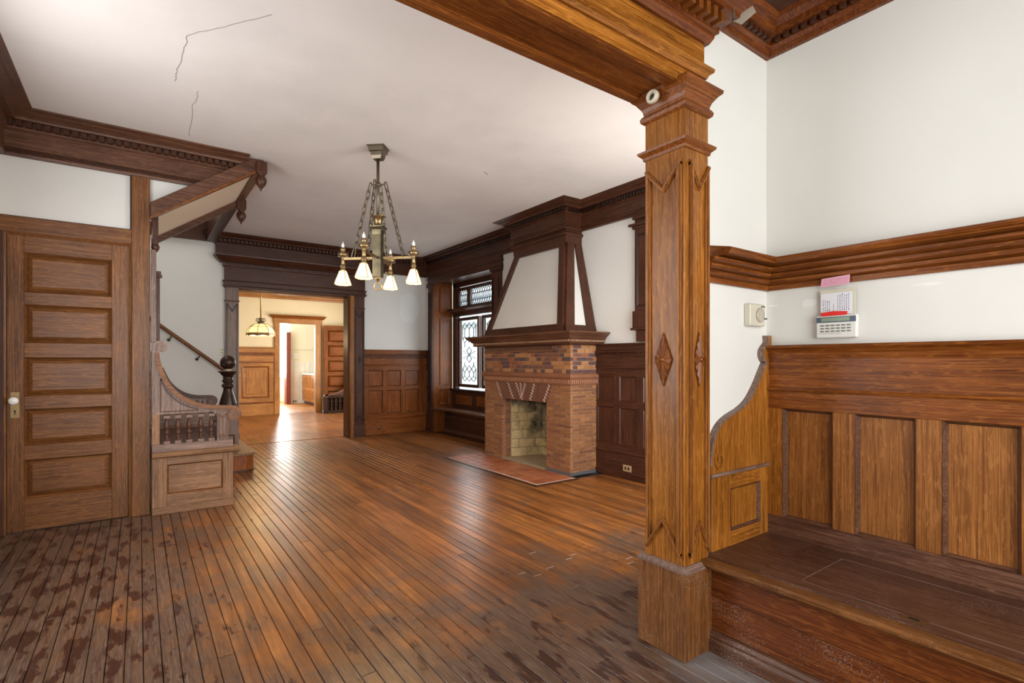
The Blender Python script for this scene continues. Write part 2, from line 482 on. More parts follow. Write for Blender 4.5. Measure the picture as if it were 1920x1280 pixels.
    c = mixc(nt, rd.outputs[0], c, (0.34, 0.32, 0.31))
    nt.links.new(c, b.inputs['Base Color'])
    rr = N(nt, 'ShaderNodeMapRange'); rr.inputs[3].default_value = 0.16; rr.inputs[4].default_value = 0.46
    nt.links.new(nw.outputs['Fac'], rr.inputs[0]); nt.links.new(rr.outputs[0], b.inputs['Roughness'])
    bp = N(nt, 'ShaderNodeBump'); bp.inputs['Strength'].default_value = 0.22; bp.inputs['Distance'].default_value = 0.004
    nt.links.new(n1.outputs['Fac'], bp.inputs['Height']); nt.links.new(bp.outputs[0], b.inputs['Normal'])
    MAT['floor'] = m
    return m

def glass_mat():
    if 'glass' in MAT: return MAT['glass']
    m, nt, b = newmat('window_glass')
    tr = N(nt, 'ShaderNodeBsdfTransparent'); tr.inputs[0].default_value = (0.95, 0.98, 0.98, 1)
    gl = N(nt, 'ShaderNodeBsdfGlossy'); gl.inputs['Roughness'].default_value = 0.05
    mx = N(nt, 'ShaderNodeMixShader'); mx.inputs[0].default_value = 0.06
    nt.links.new(tr.outputs[0], mx.inputs[1]); nt.links.new(gl.outputs[0], mx.inputs[2])
    nt.links.new(mx.outputs[0], nt.nodes['Material Output'].inputs[0])
    MAT['glass'] = m
    return m

WALL = plaster('wall_plaster', (0.74, 0.73, 0.68), 0.05)
WALLB = plaster('hall_plaster', (0.66, 0.645, 0.61), 0.07)
CEIL = plaster('ceiling_plaster', (0.71, 0.655, 0.62), 0.13)
CREAM = plaster('dining_plaster', (0.70, 0.60, 0.42), 0.08)
TANP = plaster('soffit_plaster', (0.74, 0.60, 0.45), 0.05)
KITW = plaster('kitchen_plaster', (0.80, 0.76, 0.62), 0.03)
BRASS = plain('aged_brass', (0.30, 0.21, 0.10), 0.32, 0.9)
BRONZE = plain('old_bronze', (0.16, 0.13, 0.09), 0.38, 0.85)
LEAD = plain('lead_came', (0.07, 0.07, 0.075), 0.5, 0.5)
CREAMP = plain('cream_plastic', (0.62, 0.58, 0.46), 0.45, noise=0.04)
WHITEP = plain('white_plastic', (0.74, 0.73, 0.68), 0.42, noise=0.03)
PORC = plain('white_porcelain', (0.82, 0.81, 0.78), 0.12, noise=0.02)
BLACK = plain('black_slot', (0.012, 0.012, 0.012), 0.5, noise=0)
ZC = 3.12

# ================================================================== SETTING
# ---- floor: a dark subfloor carrying every board of the hall
floor = MB().box(-0.95, 4.44, -1.95, 8.74, -0.10, -0.021).build('floor', plain('subfloor', (0.02, 0.012, 0.008), 0.8),
    label='worn brown strip-wood floor of the hall with dark stains', cat='floor', kind='structure', origin=(0, 0, -0.1))
FM = floor_mat()
BW = 0.065
def board_mesh(L):
    bm = bmesh.new()
    bmesh.ops.create_cube(bm, size=1.0)
    for v in bm.verts:
        v.co.x *= BW - 0.003; v.co.y *= L - 0.003; v.co.z *= 0.02
    top = [e for e in bm.edges if all(v.co.z > 0 for v in e.verts)]
    bmesh.ops.bevel(bm, geom=top, offset=0.0022, segments=1, affect='EDGES')
    me = bpy.data.meshes.new('board'); bm.to_mesh(me); bm.free(); me.materials.append(FM)
    return me
boards = {}
HX0, HX1, HY0, HY1 = 3.30, 3.86, 4.12, 6.02      # hearth, where no boards lie
k = 0
rows = int((4.33 + 0.83) / BW)
for r in range(rows):
    x = -0.83 + BW * (r + 0.5)
    spans = [(-1.80, 8.70)]
    if x + BW / 2 > HX0 + .01: spans = [(-1.80, HY0), (HY1, 8.70)]
    if x + BW / 2 > 2.66: spans = [(max(a, 1.60), b) for a, b in spans]
    for a, bnd in spans:
        y = a - random.uniform(0, 2.4) if a == -1.80 else a
        while y < bnd - 1e-4:
            L = random.choice((2.4, 3.0, 3.6, 4.2))
            y0 = max(y, a); y1 = min(y + L, bnd)
            if bnd - y1 < 0.35: y1 = bnd
            LL = round((y1 - y0) * 20) / 20 or .05
            key = round(y1 - y0, 2)
            if key not in boards: boards[key] = board_mesh(key)
            piece('floor_board', boards[key], floor, (x, (y0 + y1) / 2, -0.010 + random.uniform(-0.0012, 0.0)))
            k += 1
            y = y1

dining_floor = MB().box(-0.2, 4.85, 8.74, 13.42, -0.1, -0.003).build('floor', FM, label='warm brown strip floor of the dining room beyond the wide doorway', cat='floor', kind='structure')
joint = MB()
x = 0.0
while x < 4.75:
    joint.box(x, x + 0.062, 8.74, 13.42, -0.004, 0.0); x += 0.065
joint.build('floor_board', FM, dining_floor, kind='stuff')
kf = MB().box(2.0, 6.0, 13.42, 17.4, -0.1, 0.0).build('floor', wood('oak', 'y'), label='sunlit orange wood floor of the kitchen past the inner doorway', cat='floor', kind='structure')

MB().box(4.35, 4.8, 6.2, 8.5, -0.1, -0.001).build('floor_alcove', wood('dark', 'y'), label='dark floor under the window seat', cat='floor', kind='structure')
# ---- walls
def wall(name, mb, mat, label): return mb.build(name, mat, label=label, cat='wall', kind='structure')
# wall with closet door (Y = 5.28)
wall('wall_closet', MB().box(-0.83, -0.795, 5.28, 5.40, 0, 3.12).box(-0.795, -0.07, 5.285, 5.40, 2.24, 3.12).box(-0.795, -0.07, 5.28, 5.285, 2.25, 3.12).box(-0.07, 0.07, 5.28, 5.40, 0, 3.12)
     .prism(face('Y-', 5.28), [(0.07, 2.45), (0.78, 3.05), (0.78, 3.12), (0.07, 3.12)], -0.06, 0.0), WALLB, 'pale plaster wall above and around the five-panel closet door')
MB().box(-0.95, 0.05, 5.75, 5.80, 0, 3.1).build('wall_closet_inside', WALLB, label='plain closet back wall hidden behind the five-panel door', cat='wall', kind='structure')
wall('wall_left', MB().box(-0.95, -0.83, -1.8, 2.2, 0, ZC).box(-0.95, -0.83, 4.0, 5.4, 0, ZC).box(-0.95, -0.83, 2.2, 4.0, 0, 0.8).box(-0.95, -0.83, 2.2, 4.0, 2.7, ZC),
     WALLB, 'pale plaster left wall of the hall with a window opening')
wall('wall_back', MB().box(-1.3, 1.17, 8.60, 8.74, 0, 5.0).box(2.84, 4.40, 8.60, 8.74, 0, ZC).box(1.17, 2.84, 8.60, 8.74, 2.38, ZC),
     WALLB, 'pale plaster far wall around the wide dining room doorway')
wall('wall_right', MB().box(4.28, 4.42, 1.6, 4.30, 0, ZC).box(4.28, 4.42, 4.30, 5.9, 1.2, ZC).box(4.28, 4.42, 5.9, 6.36, 0, ZC)
     .box(4.28, 4.42, 6.36, 8.34, 2.78, ZC).box(4.28, 4.42, 8.34, 8.74, 0, ZC), WALLB, 'grey white plaster wall behind the brick fireplace')
wall('wall_entry', MB().box(2.03, 2.64, 1.39, 1.56, 0, 2.98), WALL, 'bright white plaster wall between column and bench corner')
wall('wall_bench', MB().box(2.64, 2.78, -1.8, 1.56, 0, 2.98), WALL, 'white plaster wall above the built-in oak bench')
wall('wall_front', MB().box(-0.95, 2.78, -1.95, -1.8, 0, 0.45).box(-0.95, 2.78, -1.95, -1.8, 2.65, 2.98).box(-0.95, -0.45, -1.95, -1.8, 0.45, 2.65).box(1.95, 2.78, -1.95, -1.8, 0.45, 2.65),
     WALL, 'white entrance wall with large glazed opening behind the viewer')
wall('wall_parlor_front', MB().box(2.64, 2.8, 1.6, 1.74, 0, ZC).box(4.1, 4.42, 1.6, 1.74, 0, ZC).box(2.8, 4.1, 1.6, 1.74, 0, 0.65).box(2.8, 4.1, 1.6, 1.74, 2.65, ZC),
     WALLB, 'plaster front wall with window opening hidden behind the column')
# stairwell
wall('wall_stairwell', MB().box(-1.35, -1.25, 5.28, 8.7, 0, 5.0).box(-1.3, 0.95, 5.40, 5.46, ZC + .15, 5.0).box(0.86, 0.95, 5.46, 8.6, ZC + .15, 5.0).box(-1.35, -0.83, 5.28, 5.4, 0, 5.0),
     WALLB, 'plaster walls of the upper stairwell above the hall')
# dining
wall('wall_dining_back', MB().box(-0.2, 2.70, 13.30, 13.42, 0, 3.0).box(3.60, 4.9, 13.30, 13.42, 0, 3.0).box(2.70, 3.60, 13.30, 13.42, 2.19, 3.0), CREAM,
     'cream plaster end wall of the dining room with kitchen doorway')
wall('wall_dining_left', MB().box(-0.3, -0.2, 8.74, 13.42, 0, 3.0), CREAM, 'cream left wall of the dining room out of sight')
wall('wall_dining_right', MB().box(4.8, 4.9, 8.74, 13.42, 0, 0.7).box(4.8, 4.9, 8.74, 13.42, 2.5, 3.0).box(4.8, 4.9, 8.74, 9.7, 0.7, 2.5).box(4.8, 4.9, 12.1, 13.42, 0.7, 2.5), CREAM,
     'cream right wall of the dining room with added unseen opening')
wall('wall_dining_front', MB().box(4.42, 4.9, 8.66, 8.74, 0, 3.0), CREAM, 'cream front wall of the dining room beside the doorway')
# kitchen
wall('wall_kitchen_near', MB().box(4.9, 6.1, 13.32, 13.42, 0, 2.95), KITW, 'pale kitchen wall backing the dining room out of sight')
wall('wall_kitchen_back', MB().box(3.62, 6.0, 16.25, 16.37, 1.62, 2.9).box(3.62, 6.0, 16.25, 16.37, 0, 1.62), KITW, 'pale cream kitchen wall above white tile wainscot')
wall('wall_kitchen_end', MB().box(2.0, 2.9, 17.3, 17.4, 0, 2.9).box(3.95, 6.0, 17.3, 17.4, 0, 2.9).box(2.9, 3.95, 17.3, 17.4, 2.5, 2.9).box(2.9, 3.95, 17.3, 17.4, 0, 0.75), KITW, 'pale kitchen end wall around the bright window')
wall('wall_kitchen_sides', MB().box(1.9, 2.0, 13.42, 14.4, 0, 2.9).box(1.9, 2.0, 16.0, 17.4, 0, 2.9).box(1.9, 2.0, 14.4, 16.0, 0, .8).box(1.9, 2.0, 14.4, 16.0, 2.4, 2.9).box(6.0, 6.1, 13.42, 17.4, 0, 2.9), KITW, 'pale kitchen side walls out of sight')

# ---- ceilings
ceil = MB().box(-0.95, 4.42, 1.35, 5.25, ZC, ZC + 0.15).box(0.86, 4.42, 5.25, 8.74, ZC, ZC + 0.15).build('ceiling', CEIL,
    label='pinkish white plaster ceiling of the hall with fine cracks', cat='ceiling', kind='structure', origin=(1.7, 4.5, ZC))
def crack(pts, w=0.004):
    mb = MB(); f = lambda u, v, d: (u, v, ZC - d)
    q = []
    for i in range(len(pts) - 1):
        a, b = pts[i], pts[i + 1]
        for t in range(6):
            q.append((a[0] + (b[0] - a[0]) * t / 6 + random.uniform(-.008, .008), a[1] + (b[1] - a[1]) * t / 6 + random.uniform(-.008, .008)))
    q.append(pts[-1])
    strip(mb, f, q, w, 0, 0.0012)
    return mb.build('plaster_crack', plain('crack_line', (0.30, 0.25, 0.23), 0.9), ceil)
crack([(0.573, 2.969), (0.379, 3.228), (0.223, 3.433), (0.213, 3.653), (0.191, 3.915), (0.191, 4.046)])
crack([(0.328, 4.096), (0.317, 4.377), (0.334, 4.967)], 0.003)
crack([(2.724, 4.22), (2.801, 4.271)], 0.009)
MB().box(-1.35, 0.95, 5.28, 8.74, 4.95, 5.05).build('ceiling_stairwell', CEIL, label='plaster ceiling high above the stair', cat='ceiling', kind='structure')
MB().box(-0.3, 4.9, 8.74, 13.42, 3.0, 3.1).build('ceiling_dining', CREAM, label='cream ceiling of the dining room', cat='ceiling', kind='structure')
MB().box(1.9, 6.1, 13.3, 17.4, 2.9, 3.0).build('ceiling_kitchen', KITW, label='pale ceiling of the kitchen', cat='ceiling', kind='structure')
# coffered wooden ceiling over the entry
ce = thing('ceiling_entry', 'dark wood coffered ceiling with dentil crown above the bench', 'ceiling', (1.0, 0.0, 2.98), kind='structure')
MB().box(-0.95, 2.78, -1.95, 1.36, 3.02, 3.08).build('coffer_back', wood('dark', 'y'), ce)
DK = wood('dark', 'y'); DKX = wood('dark', 'x')
MB().box(2.28, 2.64, -1.8, 1.39, 2.97, 3.02).box(-0.83, 2.28, 1.02, 1.36, 2.97, 3.02).build('coffer_rail', wood('dark', 'y'), ce)
MB().sweep([(-0.8, 1.02), (2.28, 1.02), (2.28, -1.8)], [(0, 2.955), (0.022, 2.955), (0.045, 2.985), (0.05, 3.02), (0, 3.02)], 1).build('coffer_moulding', wood('seat', 'y'), ce)
crn = [(0, 2.835), (0.022, 2.835), (0.03, 2.86), (0.045, 2.875), (0.045, 2.90), (0.085, 2.905), (0.09, 2.93), (0.12, 2.95), (0.13, 2.97), (0, 2.97)]
MB().sweep([(2.035, 1.39), (2.64, 1.39), (2.64, -1.8)], crn, 1).build('crown', wood('maroon', 'x'), ce)
dm = unit_mesh(wood('dark', 'z'), 0.05)
for i in range(30):
    piece('dentil', dm, ce, (2.64 - 0.058, 1.30 - i * 0.042, 2.888), (0.026, 0.024, 0.022))
for i in range(12):
    piece('dentil', dm, ce, (2.08 + i * 0.042, 1.39 - 0.058, 2.888), (0.024, 0.026, 0.022))
sheet = MB()
q0 = [(1.93, 1.24), (2.10, 1.195), (2.235, 1.225), (2.25, 1.30), (2.12, 1.335)]
sheet.add([(x, y, 2.842 + z) for (x, y), z in zip(q0, (.01, .004, -.004, -.014, 0))] + [(x, y, 2.847 + z) for (x, y), z in zip(q0, (.01, .004, -.004, -.014, 0))],
          [(0, 1, 2, 3, 4), (9, 8, 7, 6, 5)] + [(i, (i + 1) % 5, 5 + (i + 1) % 5, 5 + i) for i in range(5)])
sheet.build('ceiling_sheet', plain('beige_board', (0.36, 0.295, 0.225), 0.6, nscale=5), label='loose beige strip curling off the wooden entry ceiling beside the beam', cat='ceiling sheet')

# ================================================================== BEAM AND COLUMN
beam = thing('trim_1', 'golden oak beam with dentil cornice spanning to the square column', 'beam', (0.6, 1.47, 2.48), kind='structure')
GX = wood('gold', 'x')
fy = face('Y-', 1.35)
MB().box(-0.83, 2.03, 1.41, 1.56, 2.485, ZC).build('core', wood('red', 'x'), beam)
MB().box(-0.83, 1.86, 1.356, 1.412, 2.464, 2.525).build('soffit_edge', wood('red', 'x'), beam, bev=.003)
MB().box(-0.83, 1.86, 1.555, 1.60, 2.465, 2.53).build('soffit_edge', wood('red', 'x'), beam, bev=.003)
MB().box(-0.83, 2.025, 1.348, 1.41, 2.53, 2.57).box(-0.83, 2.025, 1.35, 1.41, 2.47, 2.53).build('lower_fascia', GX, beam)
MB().sweep([(-0.83, 1.35), (2.025, 1.35), (2.025, 1.40)], [(0, 2.525), (0.012, 2.525), (0.018, 2.54), (0.034, 2.552), (0.036, 2.566), (0.02, 2.572), (0, 2.58)], 1).build('fascia_moulding', GX, beam)
MB().box(-0.83, 2.025, 1.345, 1.41, 2.575, 2.70).build('upper_fascia', GX, beam)
prof = [(0, 2.675), (0.015, 2.675), (0.03, 2.70), (0.032, 2.715), (0.045, 2.72), (0.045, 2.775), (0.105, 2.78), (0.11, 2.80), (0.15, 2.835), (0.16, 2.86), (0.17, 2.975), (0, 2.975)]
MB().sweep([(-0.83, 1.345), (2.025, 1.345), (2.025, 1.385)], prof, 1).build('cornice', wood('maroon', 'x'), beam)
dg = unit_mesh(wood('red', 'z'), 0.05)
for i in range(46):
    piece('dentil', dg, beam, (2.015 - i * 0.052, 1.345 - 0.072, 2.748), (0.026, 0.055, 0.05))
rope = MB()
for i in range(120):
    rope.sphere((2.0 - i * 0.0135, 1.345 - 0.163, 2.868), 0.0075, 6)
rope.build('bead_row', wood('grey', 'x'), beam, kind='stuff')
MB().box(-0.83, 2.03, 1.56, 1.60, 2.53, ZC).build('back_fascia', wood('dark', 'x'), beam)

col = thing('trim_2', 'square golden oak column with carved diamonds and plinth beside the bench', 'column', (1.97, 1.45, 0), kind='structure')
CX0, CX1, CY0, CY1 = 1.887, 2.062, 1.349, 1.560
GZ = wood('gold', 'z'); RZ = wood('red', 'z')
MB().box(1.866, 2.070, 1.329, 1.585, 0, 0.375).build('plinth', wood('door', 'z', 1.0), col, bev=.004)
ppath = [(1.866, 1.329), (1.866, 1.585), (2.070, 1.585), (2.070, 1.329)]
MB().sweep(ppath, [(-.03, 0.372), (0.004, 0.372), (0.004, 0.382), (-0.012, 0.398), (-.03, 0.398)], -1, True).build('plinth_moulding', wood('grey', 'x'), col)
MB().box(CX0, CX1, CY0, CY1, 0.39, 2.37).build('shaft', GZ, col, bev=.003)
spath = [(CX0, CY0), (CX0, CY1), (CX1, CY1), (CX1, CY0)]
MB().sweep(spath, [(-.01, 2.195), (0.006, 2.195), (0.008, 2.208), (0.024, 2.222), (0.026, 2.232), (-.01, 2.24)], -1, True).build('neck_moulding', wood('red', 'x'), col)
MB().sweep(spath, [(-.01, 2.362), (0.004, 2.362), (0.014, 2.37), (0.017, 2.384), (0.010, 2.398), (0.004, 2.402), (0.006, 2.415), (0.012, 2.43), (0.030, 2.455), (0.045, 2.468), (0.047, 2.482), (-.01, 2.482)], -1, True).build('capital', wood('red', 'x'), col)
# applied frames on both seen faces
def col_frame(fr, u0, u1):
    um = (u0 + u1) / 2; w = 0.024; mb = MB()
    for a, sgn in ((u0, 1), (u1, -1)):
        z0, z1 = 0.44, 2.135
        mb.prism(fr, [(a, z0), (a + sgn * w, z0 + .02), (a + sgn * w, z1 - .02), (a, z1)], 0, 0.010)
        mb.prism(fr, [(a + sgn * w * .25, z0), (a + sgn * w * .7, z0 + .02), (a + sgn * w * .7, z1 - .02), (a + sgn * w * .25, z1)], 0.008, 0.017)
    for (zt, zm) in ((2.135, 2.035), (0.44, 0.575)):
        s_ = 1 if zt > zm else -1
        for d0, d1, ww in ((0, .011, .024), (.009, .018, .010)):
            h = ww * .5
            mb.prism(fr, [(u0, zt + h), (um, zm + h), (um, zm - h), (u0, zt - h)], d0, d1)
            mb.prism(fr, [(um, zm + h), (u1, zt + h), (u1, zt - h), (um, zm - h)], d0, d1)
    return mb
col_frame(face('Y-', CY0), CX0 + 0.03, CX1 - 0.008).build('frame_moulding', wood('bench', 'z'), col)
col_frame(face('X-', CX0), CY0 + 0.012, CY1 - 0.012).build('frame_moulding', wood('bench', 'z'), col)
def diamond(fr, u, z, hw, hh):
    mb = MB(); n = 28; pts = []
    for i in range(n):
        t = i / n * 4; k = int(t); f = t - k
        c = [(hw, 0), (0, hh), (-hw, 0), (0, -hh)]
        a, b = c[k], c[(k + 1) % 4]
        pts.append((a[0] + (b[0] - a[0]) * f, a[1] + (b[1] - a[1]) * f))
    v = [fr(u, z, 0.016)]; fs = []
    for i, p in enumerate(pts):
        v.append(fr(u + p[0], z + p[1], 0.0115 if i % 2 else 0.0066))
    for i in range(n): fs.append((0, 1 + i, 1 + (i + 1) % n))
    mb.add(v, fs)
    mb.prism(fr, pts and [(u + p[0] * 1.04, z + p[1] * 1.04) for p in pts], 0, 0.0065)
    a = fr(u, z, 0.012)
    mb.sphere(a, 0.012, 10)
    return mb
diamond(face('Y-', CY0), (CX0 + .022 + CX1) / 2, 1.285, 0.036, 0.115).build('diamond_rosette', wood('red', 'z'), col)
diamond(face('X-', CX0), (CY0 + CY1) / 2, 1.285, 0.045, 0.115).build('diamond_rosette', wood('red', 'z'), col)

# old porcelain lamp socket on the capital
so = thing('lamp_socket', 'round white porcelain socket fixed to the column capital', 'socket', (1.845, 1.47, 2.44))
MB().lathe([(0.030, 0), (0.030, -0.016), (0.026, -0.022), (0.018, -0.022), (0.016, -0.008)], (1.838, 1.47, 2.44), 20, 'x').build('socket_rim', plain('old_cream', (0.55, 0.48, 0.36), 0.35), so)
MB().lathe([(0.015, -0.007), (0.012, -0.012)], (1.838, 1.47, 2.44), 16, 'x').build('socket_hole', BLACK, so)
pc = thing('pull_chain', 'small brass chain end dangling at the beam end beside the crown', 'chain', (1.99, 1.19, 2.72))
cm = MB()
for i in range(6): cm.sphere((1.99, 1.185, 2.735 - i * 0.008), 0.0045, 8)
cm.build('chain', BRONZE, pc)
MB().sphere((1.99, 1.185, 2.685), 0.006, 8, 1.6).build('chain_end', BRONZE, pc)

# ================================================================== BENCH
be = thing('built_in_bench', 'long golden oak built-in bench with panelled back and lidded seat', 'bench', (2.34, 0.5, 0))
BF, BB, Y0, Y1 = 2.055, 2.64, -0.75, 1.388
by = lambda k: wood(k, 'y')
MB().box(BF, BB - .05, Y0, Y1, 0.0, 0.09).build('base_board', wood('seat', 'y'), be)
MB().sweep([(BF, Y1), (BF, Y0)], [(0, 0.0), (0.022, 0.0), (0.022, 0.05), (0.014, 0.062), (0.014, 0.072), (0.005, 0.085), (0, 0.085)], 1).build('base_moulding', wood('seat', 'y', 0.9), be)
MB().box(BF + .003, BB - .05, Y0, Y1, 0.092, 0.237).build('front_board', wood('maroon', 'y', 0.9), be, bev=.002)
MB().box(BF, BB - .05, Y0, Y1, 0.240, 0.372).build('front_board', by('maroon'), be, bev=.002)
MB().box(2.068, BB - .02, Y0, Y1, 0.378, 0.405).build('seat_top', wood('seat', 'y', 0.8), be, bev=.002)
MB().box(1.998, 2.066, Y0, Y1, 0.376, 0.405).build('seat_edge', wood('door', 'y', 0.7), be, bev=.008)
lid = MB().box(2.075, 2.585, -0.60, 1.13, 0.400, 0.4075).build('seat_lid', wood('seat', 'y', 0.8), be, bev=.001)
gr = MB()
fz = face('Z+', 0.4075)
gr.fbox(fz, 2.13, 2.51, 0.285, 0.290, 0, .0006); gr.fbox(fz, 2.13, 2.51, 0.98, 0.985, 0, .0006)
gr.fbox(fz, 2.13, 2.134, 0.285, 0.985, 0, .0006); gr.fbox(fz, 2.506, 2.51, 0.285, 0.985, 0, .0006)
gr.fbox(fz, 2.075, 2.585, 0.187, 0.191, 0, .0006)
gr.build('inlay_line', wood('grey', 'y'), lid, kind='stuff')
MB().box(2.10, 2.132, 0.575, 0.645, 0.4065, 0.409).build('lid_pull_plate', BRASS, lid)
MB().box(2.108, 2.124, 0.595, 0.625, 0.4085, 0.4095).build('lid_pull_recess', BLACK, lid)
fb = face('X-', 2.64)
MB().fbox(fb, Y0, Y1, 0.405, 0.50, 0.0, 0.035).build('bottom_rail', by('seat'), be, bev=.002)
MB().fbox(fb, Y0, Y1, 1.040, 1.135, 0.0, 0.035).build('top_rail', by('red'), be, bev=.002)
MB().fbox(fb, Y0, Y1, 1.145, 1.295, 0.0, 0.03).build('frieze_board', by('red'), be, bev=.002)
MB().sweep([(2.64, Y1), (2.64, Y0)], [(0, 1.128), (0.042, 1.128), (0.046, 1.136), (0.04, 1.147), (0, 1.147)], 1).build('frieze_bead', by('red'), be)
MB().sweep([(2.64, Y1), (2.64, Y0)], [(0, 1.292), (0.034, 1.292), (0.038, 1.305), (0.034, 1.318), (0.046, 1.332), (0.062, 1.345), (0.066, 1.357), (0, 1.357)], 1).build('cap_moulding', by('red'), be)
pan = [(1.287, 1.061), (0.966, 0.746), (0.656, 0.431), (0.34, 0.115), (0.02, -0.2), (-0.29, -0.52)]
edges = [Y1] + [e for p in pan for e in p] + [Y0]
for i in range(0, len(edges), 2):
    MB().fbox(fb, edges[i + 1], edges[i], 0.50, 1.04, 0.0, 0.035).build('stile', wood('bench' if i else 'gold', 'z'), be, bev=.002)
for a, b in pan:
    p = MB().fbox(fb, b, a, 0.50, 1.04, 0.0, 0.014).build('panel', wood('bench', 'z'), be)
    MB().ring(fb, b, a, 0.50, 1.04, 0.012, 0.0, 0.038, 0.016).build('panel_moulding', wood('seat', 'y'), p)
# scrolled end against the entry wall
fe = face('Y-', 1.39)
out = spline([(2.105, 0.80), (2.112, 0.86), (2.135, 0.93), (2.18, 0.982), (2.25, 1.017), (2.35, 1.048), (2.43, 1.09), (2.50, 1.16), (2.55, 1.225), (2.588, 1.272)], 5)
top = spline([(2.572, 1.282), (2.555, 1.305), (2.56, 1.335), (2.592, 1.36), (2.606, 1.375), (2.603, 1.408)], 4)
MB().prism(fe, out + top + [(2.638, 1.408), (2.638, 0.755), (2.105, 0.755)], 0.0, 0.028).build('scroll_end', wood('gold', 'z'), be, label='scrolled oak end with a carved volute')
ed = MB(); strip(ed, fe, out + top, 0.010, 0.0, 0.030); ed.build('scroll_edge', wood('grey', 'z'), be)
vol = MB()
sp = [(2.165 + (0.043 - 0.0035 * i * .55) * cos(i * .42 + 2.6) * .85, 0.825 + (0.055 - 0.0045 * i * .55) * sin(i * .42 + 2.6)) for i in range(20)]
strip(vol, fe, sp, 0.007, 0.02, 0.035)
vol.build('volute', wood('gold', 'z'), be)
MB().fbox(fe, 2.105, 2.638, 0.745, 0.762, 0.0, 0.036).build('end_rail_bead', wood('grey', 'x'), be, bev=.003)
for a, b in ((2.115, 2.265), (2.53, 2.638)): MB().fbox(fe, a, b, 0.405, 0.745, 0.0, 0.026).build('end_stile', wood('gold', 'z'), be, bev=.002)
for a, b in ((0.405, 0.475), (0.675, 0.745)): MB().fbox(fe, 2.265, 2.53, a, b, 0, 0.026).build('end_rail', wood('gold', 'x'), be, bev=.002)
MB().fbox(fe, 2.265, 2.53, 0.475, 0.675, 0, 0.012).build('end_panel', wood('gold', 'z'), be)
MB().ring(fe, 2.265, 2.53, 0.475, 0.675, 0.010, 0, 0.029, 0.014).build('end_panel_moulding', wood('seat', 'x'), be)
MB().fbox(fe, 2.03, 2.105, 0.39, 0.95, 0, 0.012).build('end_strip', plain('worn_white_paint', (0.6, 0.58, 0.54), 0.6), be)

# picture rail round the bench corner
pr = thing('trim_3', 'stepped oak plate rail running round the white corner above the bench', 'rail', (2.5, 0.6, 1.64), kind='structure')
rp = [(0, 1.639), (0.016, 1.639), (0.018, 1.664), (0.012, 1.667), (0.034, 1.675), (0.036, 1.690), (0.026, 1.694), (0.050, 1.704), (0.052, 1.718), (0.040, 1.722), (0.066, 1.734), (0.068, 1.746), (0.055, 1.750), (0.095, 1.760), (0.108, 1.778), (0.110, 1.788), (0, 1.812)]
MB().sweep([(2.66, 1.39), (2.64, 1.39), (2.64, -1.7)][1:], rp, 1).build('rail_run', wood('red', 'y'), pr)
MB().sweep([(2.07, 1.39), (2.64, 1.39)], rp[:13] + [(0, 1.750)], 1).build('rail_run', wood('red', 'x'), pr)
MB().sweep([(2.13, 1.39), (2.64 - .0, 1.39)], [(0, 1.750)] + rp[13:], 1).build('rail_shelf', wood('red', 'x'), pr)

# wall devices by the bench
ft = face('Y-', 1.39)
th = thing('thermostat', 'cream box thermostat with round dial on the white wall by the corner', 'thermostat', (2.50, 1.39, 1.45))
MB().fbox(ft, 2.425, 2.565, 1.452, 1.562, 0, 0.034).build('housing', CREAMP, th, bev=.004)
MB().lathe([(0.036, 0), (0.036, -0.006), (0.030, -0.010), (0.0, -0.010)], (2.512, 1.356, 1.507), 24, 'y').build('dial', plain('clear_dial', (0.50, 0.45, 0.36), 0.2), th)
MB().fbox(ft, 2.525, 2.56, 1.548, 1.553, 0.03, 0.036).build('lever', BLACK, th)
MB().fbox(ft, 2.545, 2.565, 1.488, 1.493, 0.03, 0.045).build('lever', BLACK, th)

fk = face('X-', 2.64)
kp = thing('alarm_keypad', 'white burglar alarm keypad with green display on the wall above the bench', 'keypad', (2.64, 1.05, 1.39))
MB().fbox(fk, 0.965, 1.135, 1.386, 1.492, 0, 0.028).build('housing', WHITEP, kp, bev=.004)
MB().fbox(fk, 0.967, 1.133, 1.458, 1.484, 0.027, 0.0295).build('display_band', plain('slate_blue', (0.08, 0.10, 0.15), 0.4), kp)
MB().fbox(fk, 0.992, 1.112, 1.463, 1.480, 0.029, 0.031).build('display', plain('lcd_green', (0.22, 0.30, 0.20), 0.3), kp)
bm_ = unit_mesh(plain('grey_button', (0.20, 0.21, 0.19), 0.5), 0.1)
for r in range(3):
    for c in range(6):
        piece('button', bm_, kp, (2.64 - 0.0285, 1.108 - c * 0.0225, 1.444 - r * 0.0135), (0.004, 0.016, 0.0065))
MB().fbox(fk, 1.03, 1.125, 1.4055, 1.407, 0.027, 0.0286).build('print_line', plain('grey_print', (0.25, 0.25, 0.25), 0.6), kp)
flip = MB().fbox(fk, 0.975, 1.122, 1.492, 1.612, 0.012, 0.017).build('flip_cover', CREAMP, kp)
pn = thing('instruction_card', 'white card of sideways handwriting taped above the alarm keypad', 'paper', (2.62, 1.05, 1.5))
MB().fbox(fk, 0.985, 1.118, 1.495, 1.596, 0.0175, 0.0185).build('card', plain('white_paper', (0.78, 0.78, 0.80), 0.7, noise=.02), pn)
ink = MB()
for c in range(13):
    u = 1.108 - c * 0.0090
    if c in (4, 6): continue
    z = 1.512
    top_ = 1.585 if c > 6 else random.uniform(1.54, 1.578)
    while z < top_:
        L = random.uniform(0.004, 0.011)
        ink.fbox(fk, u - 0.0012 + random.uniform(-.0006, .0006), u + 0.0012, z, z + L, 0.0185, 0.0188); z += L + 0.003
ink.build('handwriting', plain('blue_ink', (0.10, 0.10, 0.25), 0.7, noise=0), pn)
